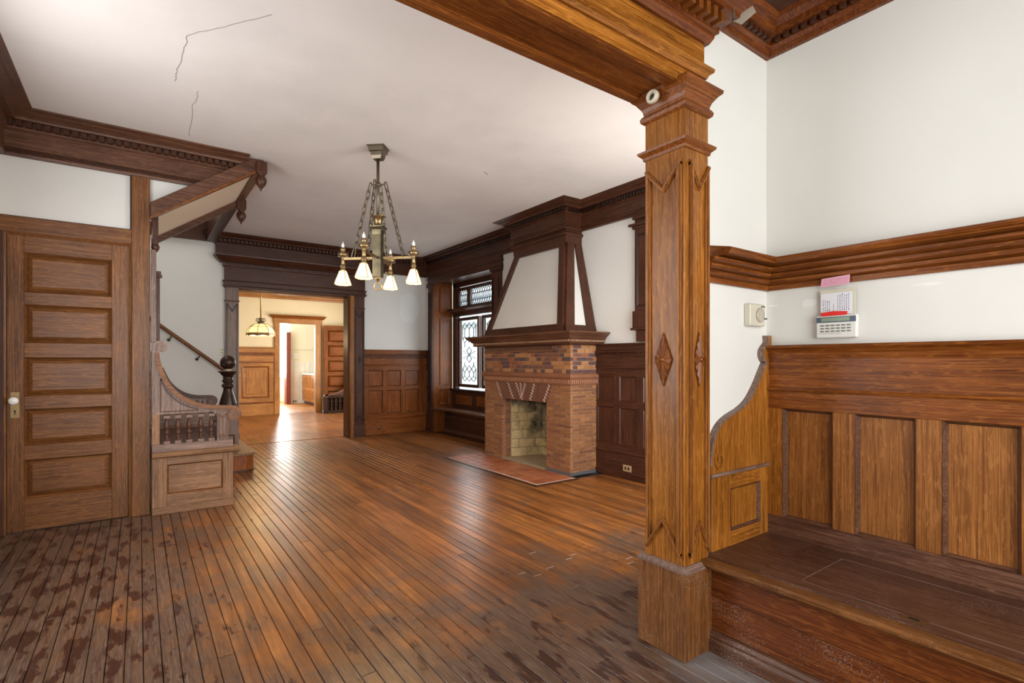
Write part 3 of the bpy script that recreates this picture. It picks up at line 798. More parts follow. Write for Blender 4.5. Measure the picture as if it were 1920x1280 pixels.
MB().prism(fk, [(1.112, 1.488), (1.112, 1.505), (1.06, 1.510), (1.0, 1.506), (1.002, 1.490)], 0.0305, 0.0325).build('red_tape', plain('red_tape', (0.72, 0.02, 0.012), 0.5, noise=.03), label='strip of bright red tape between white card and keypad', cat='tape', origin=(2.61, 1.055, 1.488))
pk = thing('pink_note', 'small pink paper note stuck to the plate rail above the keypad', 'note', (2.60, 1.05, 1.635))
MB().prism(fk, [(1.114, 1.625), (0.992, 1.630), (0.990, 1.672), (1.110, 1.665)], 0.030, 0.0312).build('paper', plain('pink_paper', (0.72, 0.36, 0.46), 0.7, noise=.04), pk)
ink = MB()
for r in range(3):
    u = 1.10
    while u > 1.005:
        L = random.uniform(.006, .014); ink.fbox(fk, u - L, u, 1.637 + r * .009, 1.6385 + r * .009, 0.0312, 0.0315); u -= L + .004
ink.build('handwriting', plain('pink_ink', (0.4, 0.12, 0.22), 0.7, noise=0), pk)
patch = plain('filler_patch', (0.80, 0.79, 0.76), 0.7, noise=.02)
def blob(fr, u, v, ru, rv, d, seed, label):
    random.seed(seed)
    pts = [(u + ru * cos(2 * pi * i / 16) * random.uniform(.8, 1.1), v + rv * sin(2 * pi * i / 16) * random.uniform(.75, 1.1)) for i in range(16)]
    return pts
wb = bpy.data.objects['wall_bench']
for args in ((1.18, 1.56, 0.035, 0.022, 3), (0.72, 1.597, 0.06, 0.008, 4), (1.355, 1.562, 0.03, 0.006, 5)):
    MB().prism(fk, blob(fk, *args[:4], 0, args[4], ''), 0, 0.0015).build('filler_patch', patch, wb)
MB().prism(face('Y-', 8.60), blob(None, 3.95, 2.24, 0.22, 0.30, 0, 9, ''), 0, 0.002).build('filler_patch', plaster('skim_patch', (0.69, 0.695, 0.68), 0.05), bpy.data.objects['wall_back'])
random.seed(11)

# ================================================================== CLOSET WALL
DZ, DX = wood('door', 'z'), wood('door', 'x')
fl = face('Y-', 5.28)
ca = thing('trim_4', 'brown door casing and header board around the five-panel closet door', 'casing', (-0.4, 5.27, 0), kind='structure')
MB().fbox(fl, -0.048, 0.074, 0.0, 2.80, 0, 0.045).build('post', DZ, ca, bev=.004)
MB().fbox(fl, -0.825, -0.048, 2.235, 2.352, 0, 0.038).build('header', DX, ca, bev=.003)
MB().ring(fl, -0.812, -0.050, -0.3, 2.236, 0.020, 0.0, 0.040, 0.026).build('inner_moulding', DZ, ca)
MB().fbox(fl, -0.829, -0.805, 0, 2.235, 0, .05).build('left_strip', wood('dark', 'z'), ca)
MB().fbox(fl, -0.83, -0.05, 2.352, 2.360, 0, 0.014).fbox(fl, -0.060, -0.048, 2.36, 2.80, 0, .014).build('plaster_bead', wood('dark', 'x'), ca)

dr = thing('door_1', 'brown oak closet door with five raised panels and white knob', 'door', (-0.43, 5.27, 0), kind='structure')
d0, d1 = -0.02, 0.018
ux = [-0.79, -0.697, -0.178, -0.072]
pz = [(0.245, 0.535), (0.645, 0.915), (1.013, 1.305), (1.415, 1.702), (1.795, 2.090)]
MB().fbox(fl, ux[0], ux[1], 0.006, 2.218, d0, d1).build('stile', DZ, dr, bev=.002)
MB().fbox(fl, ux[2], ux[3], 0.006, 2.218, d0, d1).build('stile', DZ, dr, bev=.002)
zz = [0.006] + [z for p in pz for z in p] + [2.218]
for i in range(0, len(zz), 2):
    MB().fbox(fl, ux[1], ux[2], zz[i], zz[i + 1], d0, d1).build('rail', DX, dr, bev=.002)
for a, b in pz:
    p = MB().frustum(fl, ux[1] + .012, ux[2] - .012, a + .012, b - .012, 0.034, -0.012, 0.010).build('raised_panel', DX, dr)
    MB().ring(fl, ux[1], ux[2], a, b, 0.014, -0.02, 0.019, -0.006).build('panel_moulding', DX, p)
pl = MB().fbox(fl, -0.770, -0.722, 0.855, 1.045, 0.016, 0.021).build('lock_plate', BRASS, dr)
MB().lathe([(0.009, 0), (0.009, -0.035), (0.024, -0.042), (0.030, -0.058), (0.024, -0.072), (0.010, -0.078), (0, -0.079)], (-0.746, 5.26, 0.985), 20, 'y').build('knob', PORC, dr)
MB().lathe([(0.007, 0), (0.007, -0.003)], (-0.746, 5.259, 0.905), 12, 'y').fbox(fl, -0.749, -0.743, 0.88, 0.905, 0.021, 0.0225).build('keyhole', BLACK, pl)

def cornice_profile(zb, zt, out, frieze=True):
    s = (zt - zb) / 0.32
    q = [(0, 0), (0.034, 0), (0.040, 0.018), (0.030, 0.030), (0.030, 0.045), (0.038, 0.052), (0.026, 0.062), (0.026, 0.190), (0.042, 0.198), (0.048, 0.208),
         (0.048, 0.252), (0.092, 0.256), (0.096, 0.268), (0.105, 0.276), (0.150, 0.292), (0.160, 0.300), (0.195, 0.312), (0.20, 0.32), (0, 0.32)]
    return [(a * out / .2, zb + b * s) for a, b in q]
c1 = thing('trim_5', 'dark dentil cornice above the closet door and left wall', 'cornice', (-0.1, 5.2, 2.8), kind='structure')
cr1 = MB().sweep([(-0.83, 1.62), (-0.83, 5.28), (0.70, 5.28)], cornice_profile(2.80, ZC, 0.2), 1)
cr1.v = [(min(0.80, 0.12 + (z - 2.50) / 0.69), y, z) if x > 0.6 else (x, y, z) for x, y, z in cr1.v]     # cut along the stair stringer
cr1.build('cornice_run', wood('seat', 'x'), c1)
dd = unit_mesh(wood('dark', 'z'), 0.02)
for i in range(29):
    piece('dentil', dd, c1, (0.715 - i * 0.053, 5.28 - 0.068, 3.030), (0.034, 0.042, 0.040))
bd = MB()
for i in range(110): bd.box(0.55 - i * 0.0125 - .0035, 0.55 - i * 0.0125 + .0035, 5.28 - .046, 5.28 - .03, 2.832, 2.848)
bd.build('bead_row', wood('dark', 'x'), c1, kind='stuff')

# ================================================================== STAIR: upper flight soffit
us = thing('stair_soffit', 'sloping dark stringers with turned drops carrying the upper stair flight', 'staircase', (0.5, 5.7, 2.4))
fs = face('Y-', 5.24)
DW = wood('seat', 'x')
str_pts = [(0.078, 2.450), (0.885, 3.010), (0.93, 3.045), (0.93, 3.118), (0.84, 3.118), (0.078, 2.585)]
MB().prism(fs, str_pts, 0.0, 0.075).build('stringer', DW, us, bev=.004)
MB().prism(fs, [(0.078, 2.446), (0.89, 3.006), (0.89, 3.024), (0.078, 2.464)], 0.07, 0.09).build('stringer_bead', wood('red', 'x'), us)
fs2 = face('Y-', 6.36)
MB().prism(fs2, [(0.10, 2.435), (0.90, 2.985), (0.90, 3.06), (0.10, 2.51)], 0.0, 0.07).build('stringer', DW, us, bev=.004)
MB().prism(face('Y-', 6.30), [(0.10, 2.50), (0.88, 3.035), (0.88, 3.05), (0.10, 2.515)], 0.0, 1.08).build('soffit_panel', TANP, us)
MB().box(0.855, 0.925, 5.24, 6.34, 3.005, 3.118).build('cross_rail', DW, us, bev=.004)
MB().box(0.092, 0.132, 5.27, 5.32, 2.26, 2.50).build('hanger', wood('dark', 'z'), us, bev=.003)
drop = [(0.0, -0.155), (0.006, -0.15), (0.008, -0.135), (0.022, -0.118), (0.042, -0.092), (0.050, -0.062), (0.044, -0.032), (0.028, -0.014), (0.030, -0.008), (0.036, 0.0), (0.036, 0.006), (0.0, 0.006)]
def pendant(x, y, z, s=1.0, block=True):
    r = MB()
    if block:
        q = .045 * s
        r.lathe([(q * 1.25, 0.0), (q * 1.414, 0.012), (q * 1.414, 0.11)], (x, y, z), 4, smooth=False)
        for i in range(len(r.v)):
            vx, vy, vz = r.v[i]; dx, dy = vx - x, vy - y
            r.v[i] = (x + (dx - dy) * .7071, y + (dx + dy) * .7071, vz)
        r.build('drop_block', wood('dark', 'z'), us, bev=.004)
    MB().lathe([(a * s, b * s) for a, b in drop], (x, y, z), 18).build('turned_drop', wood('dark', 'z'), us)
pendant(0.905, 5.17, 2.985)
pendant(0.905, 6.30, 2.925)
pendant(0.112, 5.295, 2.275, 0.62, False)

# opening trim round the stairwell at the ceiling
st = thing('trim_6', 'dark trim round the ceiling opening of the stairwell', 'trim', (0.8, 7.4, 3.0), kind='structure')
MB().box(0.78, 0.90, 6.36, 8.56, 2.99, ZC + .16).build('edge_beam', wood('dark', 'y'), st, bev=.006)
MB().box(0.06, 0.78, 8.52, 8.60, 3.00, 3.35).build('end_board', wood('dark', 'x'), st, bev=.004)

# ================================================================== STAIR SEAT: front balustrade
sb = thing('stair_balustrade', 'pale brown panelled stair screen with five spindles and sweeping scroll rail', 'balustrade', (0.38, 5.2, 0))
fp = face('Y-', 5.19)
TX, TZ = wood('tan', 'x'), wood('tan', 'z'); GYX, GYZ = wood('grey', 'x'), wood('grey', 'z')
MB().fbox(fp, 0.085, 0.685, 0.0, 0.058, -0.04, 0.026).build('base_board', TX, sb, bev=.003)
for a, b in ((0.085, 0.190), (0.600, 0.678)): MB().fbox(fp, a, b, 0.058, 0.468, -0.04, 0.018).build('stile', TZ, sb, bev=.002)
for a, b in ((0.058, 0.162), (0.410, 0.468)): MB().fbox(fp, 0.190, 0.600, a, b, -0.04, 0.018).build('rail', TX, sb, bev=.002)
p = MB().fbox(fp, 0.190, 0.600, 0.162, 0.410, -0.04, 0.0).build('panel', TX, sb)
MB().ring(fp, 0.190, 0.600, 0.162, 0.410, 0.014, -0.02, 0.016, -0.002).build('panel_moulding', wood('door', 'x'), p)
MB().sweep([(0.085, 5.19), (0.685, 5.19), (0.685, 5.29)], [(-.05, 0.466), (0.022, 0.466), (0.030, 0.476), (0.048, 0.484), (0.052, 0.500), (0.040, 0.512), (0.024, 0.518), (-.05, 0.518)], 1).build('ledge', TX, sb)
MB().fbox(fp, 0.085, 0.680, 0.518, 0.582, -0.04, 0.018).build('lower_rail', GYX, sb, bev=.003)
MB().fbox(fp, 0.085, 0.140, 0.582, 0.835, -0.03, 0.010).build('end_stile', TZ, sb, bev=.002)
# turned spindles, one mesh shared
def spindle_mesh(h, mat):
    prof = [(0.022, 0), (0.022, .028), (0.010, .032), (0.016, .045), (0.016, .052), (0.011, .058), (0.019, .066), (0.019, .074), (0.012, .080),
            (0.020, .098), (0.023, .115), (0.017, .138), (0.011, .155), (0.013, .160), (0.009, .166), (0.014, .172), (0.022, .176), (0.022, .19)]
    m = MB().lathe([(r, z * h / .19) for r, z in prof], (0, 0, 0), 14)
    me = bpy.data.meshes.new('spindle'); me.from_pydata(m.v, [], m.f); me.polygons.foreach_set('use_smooth', m.s); me.materials.append(mat)
    return me
spm = spindle_mesh(0.245, wood('dark', 'z'))
for x in (0.189, 0.267, 0.347, 0.433, 0.513): piece('spindle', spm, sb, (x, 5.19, 0.580))
spb = unit_mesh(GYZ, .05)
for x in (0.189, 0.267, 0.347, 0.433, 0.513):
    piece('spindle_block', spb, sb, (x, 5.19, 0.594), (.046, .046, .028)); piece('spindle_block', spb, sb, (x, 5.19, 0.808), (.046, .046, .026))
MB().fbox(fp, 0.555, 0.640, 0.582, 0.835, -0.03, 0.014).build('end_block', GYZ, sb, bev=.002)
vb = MB()
for u0_, u1_, z0_, z1_ in ((0.568, 0.627, 0.600, 0.815),):
    um = (u0_ + u1_) / 2
    for a, b in (((u0_, z0_), (u0_, z1_)), ((u1_, z0_), (u1_, z1_)), ((u0_, z1_), (um, z1_ - .035)), ((um, z1_ - .035), (u1_, z1_)), ((u0_, z0_), (um, z0_ + .035)), ((um, z0_ + .035), (u1_, z0_))):
        strip(vb, fp, [a, b], .008, .012, .020)
vb.build('block_moulding', wood('door', 'z'), sb)
# sweeping scroll panel
sw = spline([(0.118, 1.375), (0.125, 1.29), (0.150, 1.19), (0.200, 1.075), (0.275, 0.985), (0.36, 0.925), (0.46, 0.888), (0.56, 0.872), (0.655, 0.866)], 5)
body = [(0.085, 0.832), (0.655, 0.832)] + sw[::-1] + [(0.085, 1.45)]
MB().prism(fp, body, -0.028, 0.010).build('scroll_panel', GYZ, sb, bev=.002)
tri = spline([(0.145, 1.13), (0.185, 1.03), (0.25, 0.95), (0.33, 0.895), (0.415, 0.862)], 4)
tp = MB(); strip(tp, fp, [(0.145, 1.13), (0.145, 0.855), (0.415, 0.855)], .010, .008, .016); strip(tp, fp, tri, .010, .008, .016)
tp.build('triangle_moulding', wood('dark', 'x'), sb)
def spiral(cx, cz, r0, a0, turns, sgn=1, n=26, rx=1.0):
    return [(cx + rx * r0 * (1 - .85 * i / n) * cos(a0 + sgn * turns * 2 * pi * i / n), cz + r0 * (1 - .85 * i / n) * sin(a0 + sgn * turns * 2 * pi * i / n)) for i in range(n + 1)]
e1 = spiral(0.680, 0.808, 0.058, pi / 2, 1.6, -1)
rail_mb = MB(); path = sw[2:] + e1[1:]
strip(rail_mb, fp, path, [0.034] * (len(sw) - 2) + [0.030 * (1 - .6 * i / 25) for i in range(26)], -0.042, 0.032)
rail_mb.build('scroll_rail', wood('door', 'x'), sb)
vd = MB().lathe([(0.0, 0.026), (0.045, 0.026), (0.045, -0.024), (0.0, -0.024)], (0.680, 5.19, 0.808), 20, 'y', smooth=False); vd.build('volute_disc', GYZ, sb)
e2 = spiral(0.150, 1.395, 0.052, -pi * .85, 1.5, -1)
tv = MB(); strip(tv, fp, e2, [0.024 * (1 - .6 * i / 26) for i in range(27)], -0.03, 0.022)
tv.lathe([(0.0, 0.022), (0.044, 0.022), (0.044, -0.014), (0.0, -0.014)], (0.150, 5.19, 1.395), 20, 'y', smooth=False)
tv.build('top_volute', GYZ, sb)
ps = MB().fbox(fp, 0.078, 0.116, 1.43, 2.20, -0.06, 0.0).build('tall_post', GYZ, sb, bev=.003)
MB().fbox(fp, 0.112, 0.142, 1.44, 1.98, -0.09, -0.05).fbox(fp, 0.106, 0.158, 1.98, 2.0, -.1, -.04).fbox(fp, 0.11, 0.150, 2.0, 2.03, -.1, -.04).build('post_pilaster', wood('dark', 'z'), sb, bev=.002)
# seat platform inside the nook
MB().box(0.09, 0.56, 5.30, 6.72, 0.50, 0.545).build('nook_platform', wood('dark', 'y'), label='dark wooden landing step behind the spindle screen', cat='landing', origin=(0.3, 6, 0.5))

# ================================================================== STAIR: newel, second scroll, steps, wall rail
sc_ = thing('staircase', 'dark wooden stair rising left behind the newel with rounded bottom step', 'staircase', (0.4, 7.7, 0))
BZ = wood('black', 'z')
vase = [(0.078, 0.66), (0.082, 0.70), (0.094, 0.745), (0.090, 0.79), (0.070, 0.86), (0.052, 0.92), (0.046, 0.955), (0.050, 0.965), (0.064, 0.975), (0.068, 0.99), (0.062, 1.003), (0.048, 1.012),
        (0.045, 1.022), (0.060, 1.032), (0.066, 1.044), (0.058, 1.055), (0.052, 1.06), (0.052, 1.10), (0.06, 1.105), (0.080, 1.125), (0.086, 1.14), (0.108, 1.150), (0.108, 1.157), (0.0, 1.157)]
ne = MB().lathe(vase, (0.846, 6.85, 0), 28).build('newel_post', BZ, sc_, label='dark turned newel post with ball finial')
nb = MB().box(0.742, 0.945, 6.75, 6.95, 0.20, 0.625).build('base_block', GYZ, ne, bev=.004)
MB().sweep([(0.742, 6.75), (0.742, 6.95), (0.945, 6.95), (0.945, 6.75)], [(-.02, 0.615), (0.006, 0.615), (0.016, 0.632), (0.028, 0.640), (0.028, 0.655), (-.02, 0.66)], -1, True).build('block_cap', GYX, ne)
MB().ring(face('Y-', 6.75), 0.79, 0.90, 0.27, 0.42, .012, 0, .008, .002).build('block_panel', wood('dark', 'z'), ne)
MB().lathe([(0.036, 0), (0.036, .03)], (0.846, 6.85, 1.155), 16).build('finial_collar', plain('worn_light_wood', (0.42, 0.32, 0.24), .5), ne)
MB().sphere((0.846, 6.85, 1.258), 0.084, 28).build('ball_finial', BZ, ne)

f2 = face('Y-', 6.86)
sw2 = spline([(0.20, 1.20), (0.26, 1.06), (0.33, 0.97), (0.42, 0.905), (0.53, 0.872), (0.66, 0.866)], 5)
s2 = MB().prism(f2, [(0.10, 0.55), (0.66, 0.55), (0.66, 0.86)] + sw2[::-1] + [(0.10, 1.40)], -0.03, 0.0).build('scroll_screen', GYX, sc_)
r2 = MB(); e3 = spiral(0.678, 0.813, 0.055, pi / 2, 1.6, -1)
strip(r2, f2, sw2 + e3[1:], [0.034] * len(sw2) + [0.028 * (1 - .6 * i / 25) for i in range(26)], -0.04, 0.025); r2.build('scroll_rail', wood('dark', 'x'), s2)
MB().lathe([(0.0, -0.018), (0.042, -0.018), (0.042, 0.02), (0.0, 0.02)], (0.678, 6.86, 0.813), 18, 'y', smooth=False).build('volute_disc', GYZ, s2)
cb = MB().fbox(f2, 0.53, 0.60, 0.70, 0.835, 0, 0.016).fbox(f2, 0.36, 0.51, 0.70, 0.82, 0, .008).build('carved_block', GYZ, s2)
m3 = MB()
for a, b in (((0.54, 0.70), (0.54, 0.825)), ((0.59, 0.70), (0.59, 0.825)), ((0.54, 0.825), (0.565, 0.78)), ((0.565, 0.78), (0.59, 0.825)), ((0.375, .80), (.495, .80)), ((.375, .72), (.495, .72)), ((.44, .80), (.40, .72)), ((.375, .80), (.375, .72)), ((.495, .80), (.495, .72))):
    strip(m3, f2, [a, b], .010, .006, .020)
m3.build('carving', wood('black', 'z'), s2)
MB().fbox(f2, 0.10, 0.74, 0.22, 0.545, -0.03, 0.0).build('lower_panel', wood('dark', 'x'), s2)
MB().fbox(f2, 0.10, 0.74, 0.60, 0.63, 0, 0.02).fbox(f2, 0.10, 0.74, 0.53, 0.56, 0, 0.03).build('panel_rail', wood('grey', 'x'), s2)

bull = [(0.60, 6.62), (0.98, 6.62)] + [(0.98 + .12 * sin(a), 6.74 - .12 * cos(a)) for a in [i * pi / 16 for i in range(1, 9)]] + [(1.10, 8.52), (0.60, 8.52)]
fzz = lambda u, v, d: (u, v, d)
MB().prism(fzz, bull, 0.0, 0.182).build('riser_block', wood('red', 'z'), sc_)
MB().prism(fzz, [(0.842 + (u - 0.842) * 1.05, 7.5 + (v - 7.5) * 1.012) for u, v in bull], 0.182, 0.212).build('bullnose_tread', wood('tan', 'y'), sc_, bev=.006)
MB().prism(fzz, [(0.842 + (u - 0.842) * 1.02, 7.5 + (v - 7.5) * 1.006) for u, v in bull], 0.0, 0.02).build('step_shoe', wood('dark', 'y'), sc_)
tm = unit_mesh(wood('door', 'y'), .02); rm = unit_mesh(wood('dark', 'y'), .01)
for i in range(1, 8):
    x0 = 0.86 - i * 0.24
    piece('tread', tm, sc_, (x0 - .10, 7.70, 0.20 + i * .19 - .012), (0.28, 1.62, .026))
    piece('riser', rm, sc_, (x0 + .01, 7.70, 0.20 + i * .19 - .11), (0.02, 1.60, .17))
fw_ = face('Y-', 8.60)
MB().prism(fw_, [(0.98, 0.25), (0.98, 0.45), (-1.0, 2.03), (-1.0, 1.8)], 0, 0.035).build('wall_stringer', wood('black', 'x'), sc_)

hr = thing('stair_handrail', 'round brown handrail on brackets climbing the far plaster wall', 'handrail', (0.5, 8.52, 1.2))
MB().tube([(1.0, 8.52, 1.145), (0.967, 8.52, 1.172), (0.232, 8.52, 1.761), (-0.9, 8.52, 2.67)], 0.026, 12).build('rail', wood('door', 'x'), hr)
for x, z in ((0.365, 1.655), (0.70, 1.387)):
    MB().tube([(x, 8.52, z - .02), (x - .01, 8.53, z - .06), (x - .03, 8.595, z - .085)], 0.009, 8).lathe([(0.022, 0), (0.022, -.006)], (x - .03, 8.598, z - .085), 12, 'y').build('bracket', BRONZE, hr)
sp_ = thing('switch_plate', 'cream light switch plate beside the left doorway pilaster', 'light switch', (0.985, 8.6, 1.365))
MB().fbox(fw_, 0.955, 1.012, 1.365, 1.475, 0, 0.007).build('plate', CREAMP, sp_, bev=.002)
MB().fbox(fw_, 0.977, 0.990, 1.435, 1.450, 0.006, 0.013).fbox(fw_, 0.977, 0.990, 1.392, 1.407, .006, .013).build('button', BLACK, sp_)

# ================================================================== FAR DOORWAY
ff = face('Y-', 8.60)
KX, KZ = wood('dark', 'x'), wood('dark', 'z')
def pilaster(name, label, fr, u0, u1, ztop, plinth=0.21, mats=None, rosette=None, loc=None):
    g = thing(name, label, 'pilaster', loc, kind='structure')
    mz = mats or KZ
    MB().fbox(fr, u0 - .01, u1 + .01, 0, plinth, 0, 0.085).build('plinth', mz, g, bev=.003)
    MB().fbox(fr, u0, u1, plinth, ztop, 0, 0.07).build('shaft', mz, g, bev=.003)
    MB().fbox(fr, u0 - .012, u1 + .012, ztop - .235, ztop - .22, 0, .085).fbox(fr, u0 - .014, u1 + .014, ztop - .03, ztop - .012, 0, .09).fbox(fr, u0 - .03, u1 + .03, ztop - .012, ztop + .006, 0, .105).build('capital', wood('dark', 'x'), g, bev=.003)
    mb = MB(); a, b = u0 + .022, u1 - .022; m = (a + b) / 2; z0, z1 = plinth + .04, ztop - .27
    for p, q in (((a, z0), (a, z1)), ((b, z0), (b, z1)), ((a, z1), (m, z1 - .11)), ((m, z1 - .11), (b, z1)), ((a, z0), (m, z0 + .11)), ((m, z0 + .11), (b, z0))):
        strip(mb, fr, [p, q], .016, .068, .082)
    mb.build('frame_moulding', wood('black', 'z'), g)
    if rosette:
        MB().prism(fr, [(m, rosette - .07), (m + .026, rosette), (m, rosette + .07), (m - .026, rosette)], .068, .08).build('rosette', wood('black', 'z'), g)
    return g
pilaster('trim_7', 'dark pilaster on the left of the dining doorway behind the newel', ff, 1.02, 1.195, 2.385, mats=wood('grey', 'z'), loc=(1.1, 8.55, 0))
pilaster('trim_8', 'dark pilaster with small rosette on the right of the dining doorway', ff, 2.918, 3.095, 2.385, rosette=1.30, loc=(3.0, 8.55, 0))
jb = thing('trim_9', 'dark moulded jambs and head lining the dining doorway', 'jamb', (2.0, 8.65, 0), kind='structure')
MB().box(2.81, 2.85, 8.53, 8.76, 0, 2.37).build('jamb', KZ, jb, bev=.004)
cm = MB()
for y, r in ((8.55, .018), (8.585, .012), (8.51, .014)):
    cm.lathe([(r, 0), (r, 2.36)], (2.875 - (8.55 - y) * .8, y, 0.0), 12)
cm.box(2.84, 2.915, 8.52, 8.6, 0, 2.37)
cm.build('reeded_casing', wood('bench', 'z'), jb)
MB().box(1.17, 1.20, 8.56, 8.76, 0, 2.37).build('jamb', KZ, jb, bev=.004)
MB().box(1.17, 2.85, 8.56, 8.76, 2.345, 2.385).build('head', KX, jb, bev=.004)
MB().box(1.2, 2.82, 8.70, 8.78, 2.325, 2.36).build('head_strip', wood('oak', 'x'), jb)
en = thing('trim_10', 'dark double entablature with two rows of dentils over the dining doorway', 'entablature', (2.0, 8.5, 2.39), kind='structure')
MB().fbox(ff, 1.0, 3.115, 2.385, 2.445, 0, 0.075).build('architrave', KX, en, bev=.003)
MB().sweep([(1.0, 8.60), (1.0, 8.525), (3.115, 8.525), (3.115, 8.60)], [(-.02, 2.44), (0.012, 2.44), (0.016, 2.452), (-.0, 2.462), (-.02, 2.462)], 1).build('architrave_bead', KX, en)
MB().fbox(ff, 1.01, 3.105, 2.46, 2.66, 0, 0.07).build('lower_frieze', KX, en)
ep = [(-.05, 2.655), (0.012, 2.655), (0.02, 2.672), (0.024, 2.715), (0.062, 2.72), (0.070, 2.732), (0.082, 2.742), (0.115, 2.775), (0.135, 2.80), (0.138, 2.815), (-.05, 2.84)]
MB().sweep([(1.01, 8.60), (1.01, 8.53), (3.105, 8.53), (3.105, 8.60)], ep, 1).build('lower_cornice', KX, en)
MB().fbox(ff, 0.90, 3.16, 2.82, 2.985, 0, 0.07).build('upper_frieze', KX, en)
dr1 = MB()
for i in range(50): dr1.box(1.02 + i * 0.042, 1.02 + i * 0.042 + .026, 8.485, 8.52, 2.68, 2.712)
dr1.build('dentil_row', KZ, en, kind='stuff')
dr2 = MB()
for i in range(60): dr2.box(0.93 + i * 0.0555, 0.93 + i * 0.0555 + .034, 8.43, 8.48, 2.998, 3.04)
dr2.build('dentil_row', KZ, en, kind='stuff')
up = [(-.02, 2.98), (0.012, 2.98), (0.016, 2.992), (0.05, 2.998), (0.05, 3.045), (0.10, 3.05), (0.11, 3.07), (0.15, 3.09), (0.175, 3.11), (0.18, ZC), (-.02, ZC)]
MB().sweep([(0.90, 8.60), (0.90, 8.53), (4.28, 8.53)], up, 1).build('upper_cornice', KX, en)
MB().fbox(ff, 3.16, 4.28, 2.80, 2.985, 0, 0.06).build('upper_frieze', KX, en)

# ---- wainscot builder
def wainscot(name, label, fr, u0, u1, panels, loc, mat='red', cap=1.47, pathf=None, side=1):
    g = thing(name, label, 'wainscot', loc, kind='structure')
    ax = 'x' if fr(1, 0, 0)[0] != fr(0, 0, 0)[0] else 'y'
    H_, V_ = wood(mat, ax), wood(mat, 'z')
    MB().fbox(fr, u0, u1, 0.0, 0.27, 0, 0.022).build('baseboard', H_, g)
    MB().fbox(fr, u0, u1, 0.0, 0.07, 0, 0.034).build('shoe_moulding', H_, g, bev=.006)
    MB().fbox(fr, u0, u1, 0.268, 0.290, 0, 0.034).build('base_moulding', H_, g, bev=.006)
    for a, b in ((0.29, 0.365), (0.765, 0.838), (1.108, 1.195)): MB().fbox(fr, u0, u1, a, b, 0, 0.02).build('rail', H_, g)
    e = [u0] + [x for p in panels for x in p] + [u1]
    for i in range(0, len(e), 2):
        if e[i + 1] - e[i] > .004:
            for a, b in ((0.365, 0.765), (0.838, 1.108)): MB().fbox(fr, e[i], e[i + 1], a, b, 0, 0.02).build('stile', V_, g)
    for a, b in panels:
        for z0, z1 in ((0.365, 0.765), (0.838, 1.108)):
            p = MB().fbox(fr, a, b, z0, z1, 0, 0.008).build('panel', V_, g)
            MB().ring(fr, a, b, z0, z1, 0.010, 0, 0.022, 0.010).build('panel_moulding', wood('dark', ax), p)
    MB().fbox(fr, u0, u1, 1.195, 1.225, 0, 0.036).build('mid_moulding', H_, g, bev=.008)
    MB().fbox(fr, u0, u1, 1.225, 1.325, 0, 0.018).build('frieze', H_, g)
    MB().fbox(fr, u0, u1, 1.322, 1.372, 0, 0.03).fbox(fr, u0, u1, 1.372, 1.392, 0, 0.048).build('bead_band', wood('dark', ax), g, bev=.003)
    b_ = MB(); n = int((u1 - u0) / .026)
    for i in range(n): b_.fbox(fr, u0 + i * .026, u0 + i * .026 + .014, 1.342, 1.366, 0.03, 0.042)
    b_.build('dentil_row', H_, g, kind='stuff')
    MB().fbox(fr, u0, u1, 1.392, 1.455, 0, 0.028).fbox(fr, u0, u1, 1.45, cap, 0, 0.05).build('cap_rail', H_, g, bev=.005)
    return g
wainscot('trim_11', 'red-brown six-panel wainscot right of the dining doorway', ff, 3.105, 4.262, [(3.181, 3.439), (3.517, 3.777), (3.859, 4.119)], (3.6, 8.57, 0), 'red')
fr_ = face('X-', 4.28)
rp_ = [(3.96 - .33 * i, 4.205 - .33 * i) for i in range(7)][::-1]
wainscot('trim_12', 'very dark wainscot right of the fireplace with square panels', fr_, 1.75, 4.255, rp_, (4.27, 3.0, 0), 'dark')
wainscot('trim_13', 'narrow dark wainscot return in the far right corner', fr_, 8.36, 8.565, [(8.42, 8.53)], (4.27, 8.46, 0), 'dark')
ou = thing('wall_outlet', 'brown double wall outlet low on the dark wainscot', 'outlet', (4.25, 3.76, 0.09))
MB().fbox(fr_, 3.70, 3.815, 0.085, 0.155, 0.022, 0.030).build('plate', plain('tan_plastic', (0.42, 0.27, 0.14), 0.45, noise=.05), ou, bev=.002)
MB().fbox(fr_, 3.725, 3.748, 0.105, 0.136, 0.03, 0.0315).fbox(fr_, 3.768, 3.79, 0.105, 0.136, 0.03, 0.0315).build('socket', BLACK, ou)
ro = thing('round_outlet', 'small round brass outlet cover in the red baseboard', 'outlet', (3.35, 8.57, 0.1))
MB().lathe([(0.026, 0), (0.024, -.007), (0, -.008)], (3.36, 8.578, 0.115), 16, 'y').build('cover', BRONZE, ro)
MB().lathe([(0.01, -.008), (0.008, -.010)], (3.36, 8.578, 0.115), 10, 'y').build('hole', BLACK, ro)

# right wall cornice with chimney break-out
c2 = thing('trim_14', 'dark dentil cornice along the fireplace wall breaking out round the chimney', 'cornice', (4.2, 5.0, 2.8), kind='structure')
ckp = [(4.28, 1.75), (4.28, 4.49), (4.02, 4.49), (4.02, 5.52), (4.28, 5.52), (4.28, 8.56)]
MB().sweep(ckp, cornice_profile(2.815, ZC, 0.2), -1).build('cornice_run', wood('dark', 'y'), c2)
dr3 = MB()
for a, b, x in ((1.8, 4.40, 4.28), (4.43, 5.58, 4.02), (5.64, 8.40, 4.28)):
    y = a
    while y < b: dr3.box(x - .088, x - .045, y, y + .024, 3.012, 3.050); y += .041
dr3.box(4.02, 4.2, 4.43, 4.445, 3.012, 3.05)
dr3.build('dentil_row', wood('black', 'z'), c2, kind='stuff')
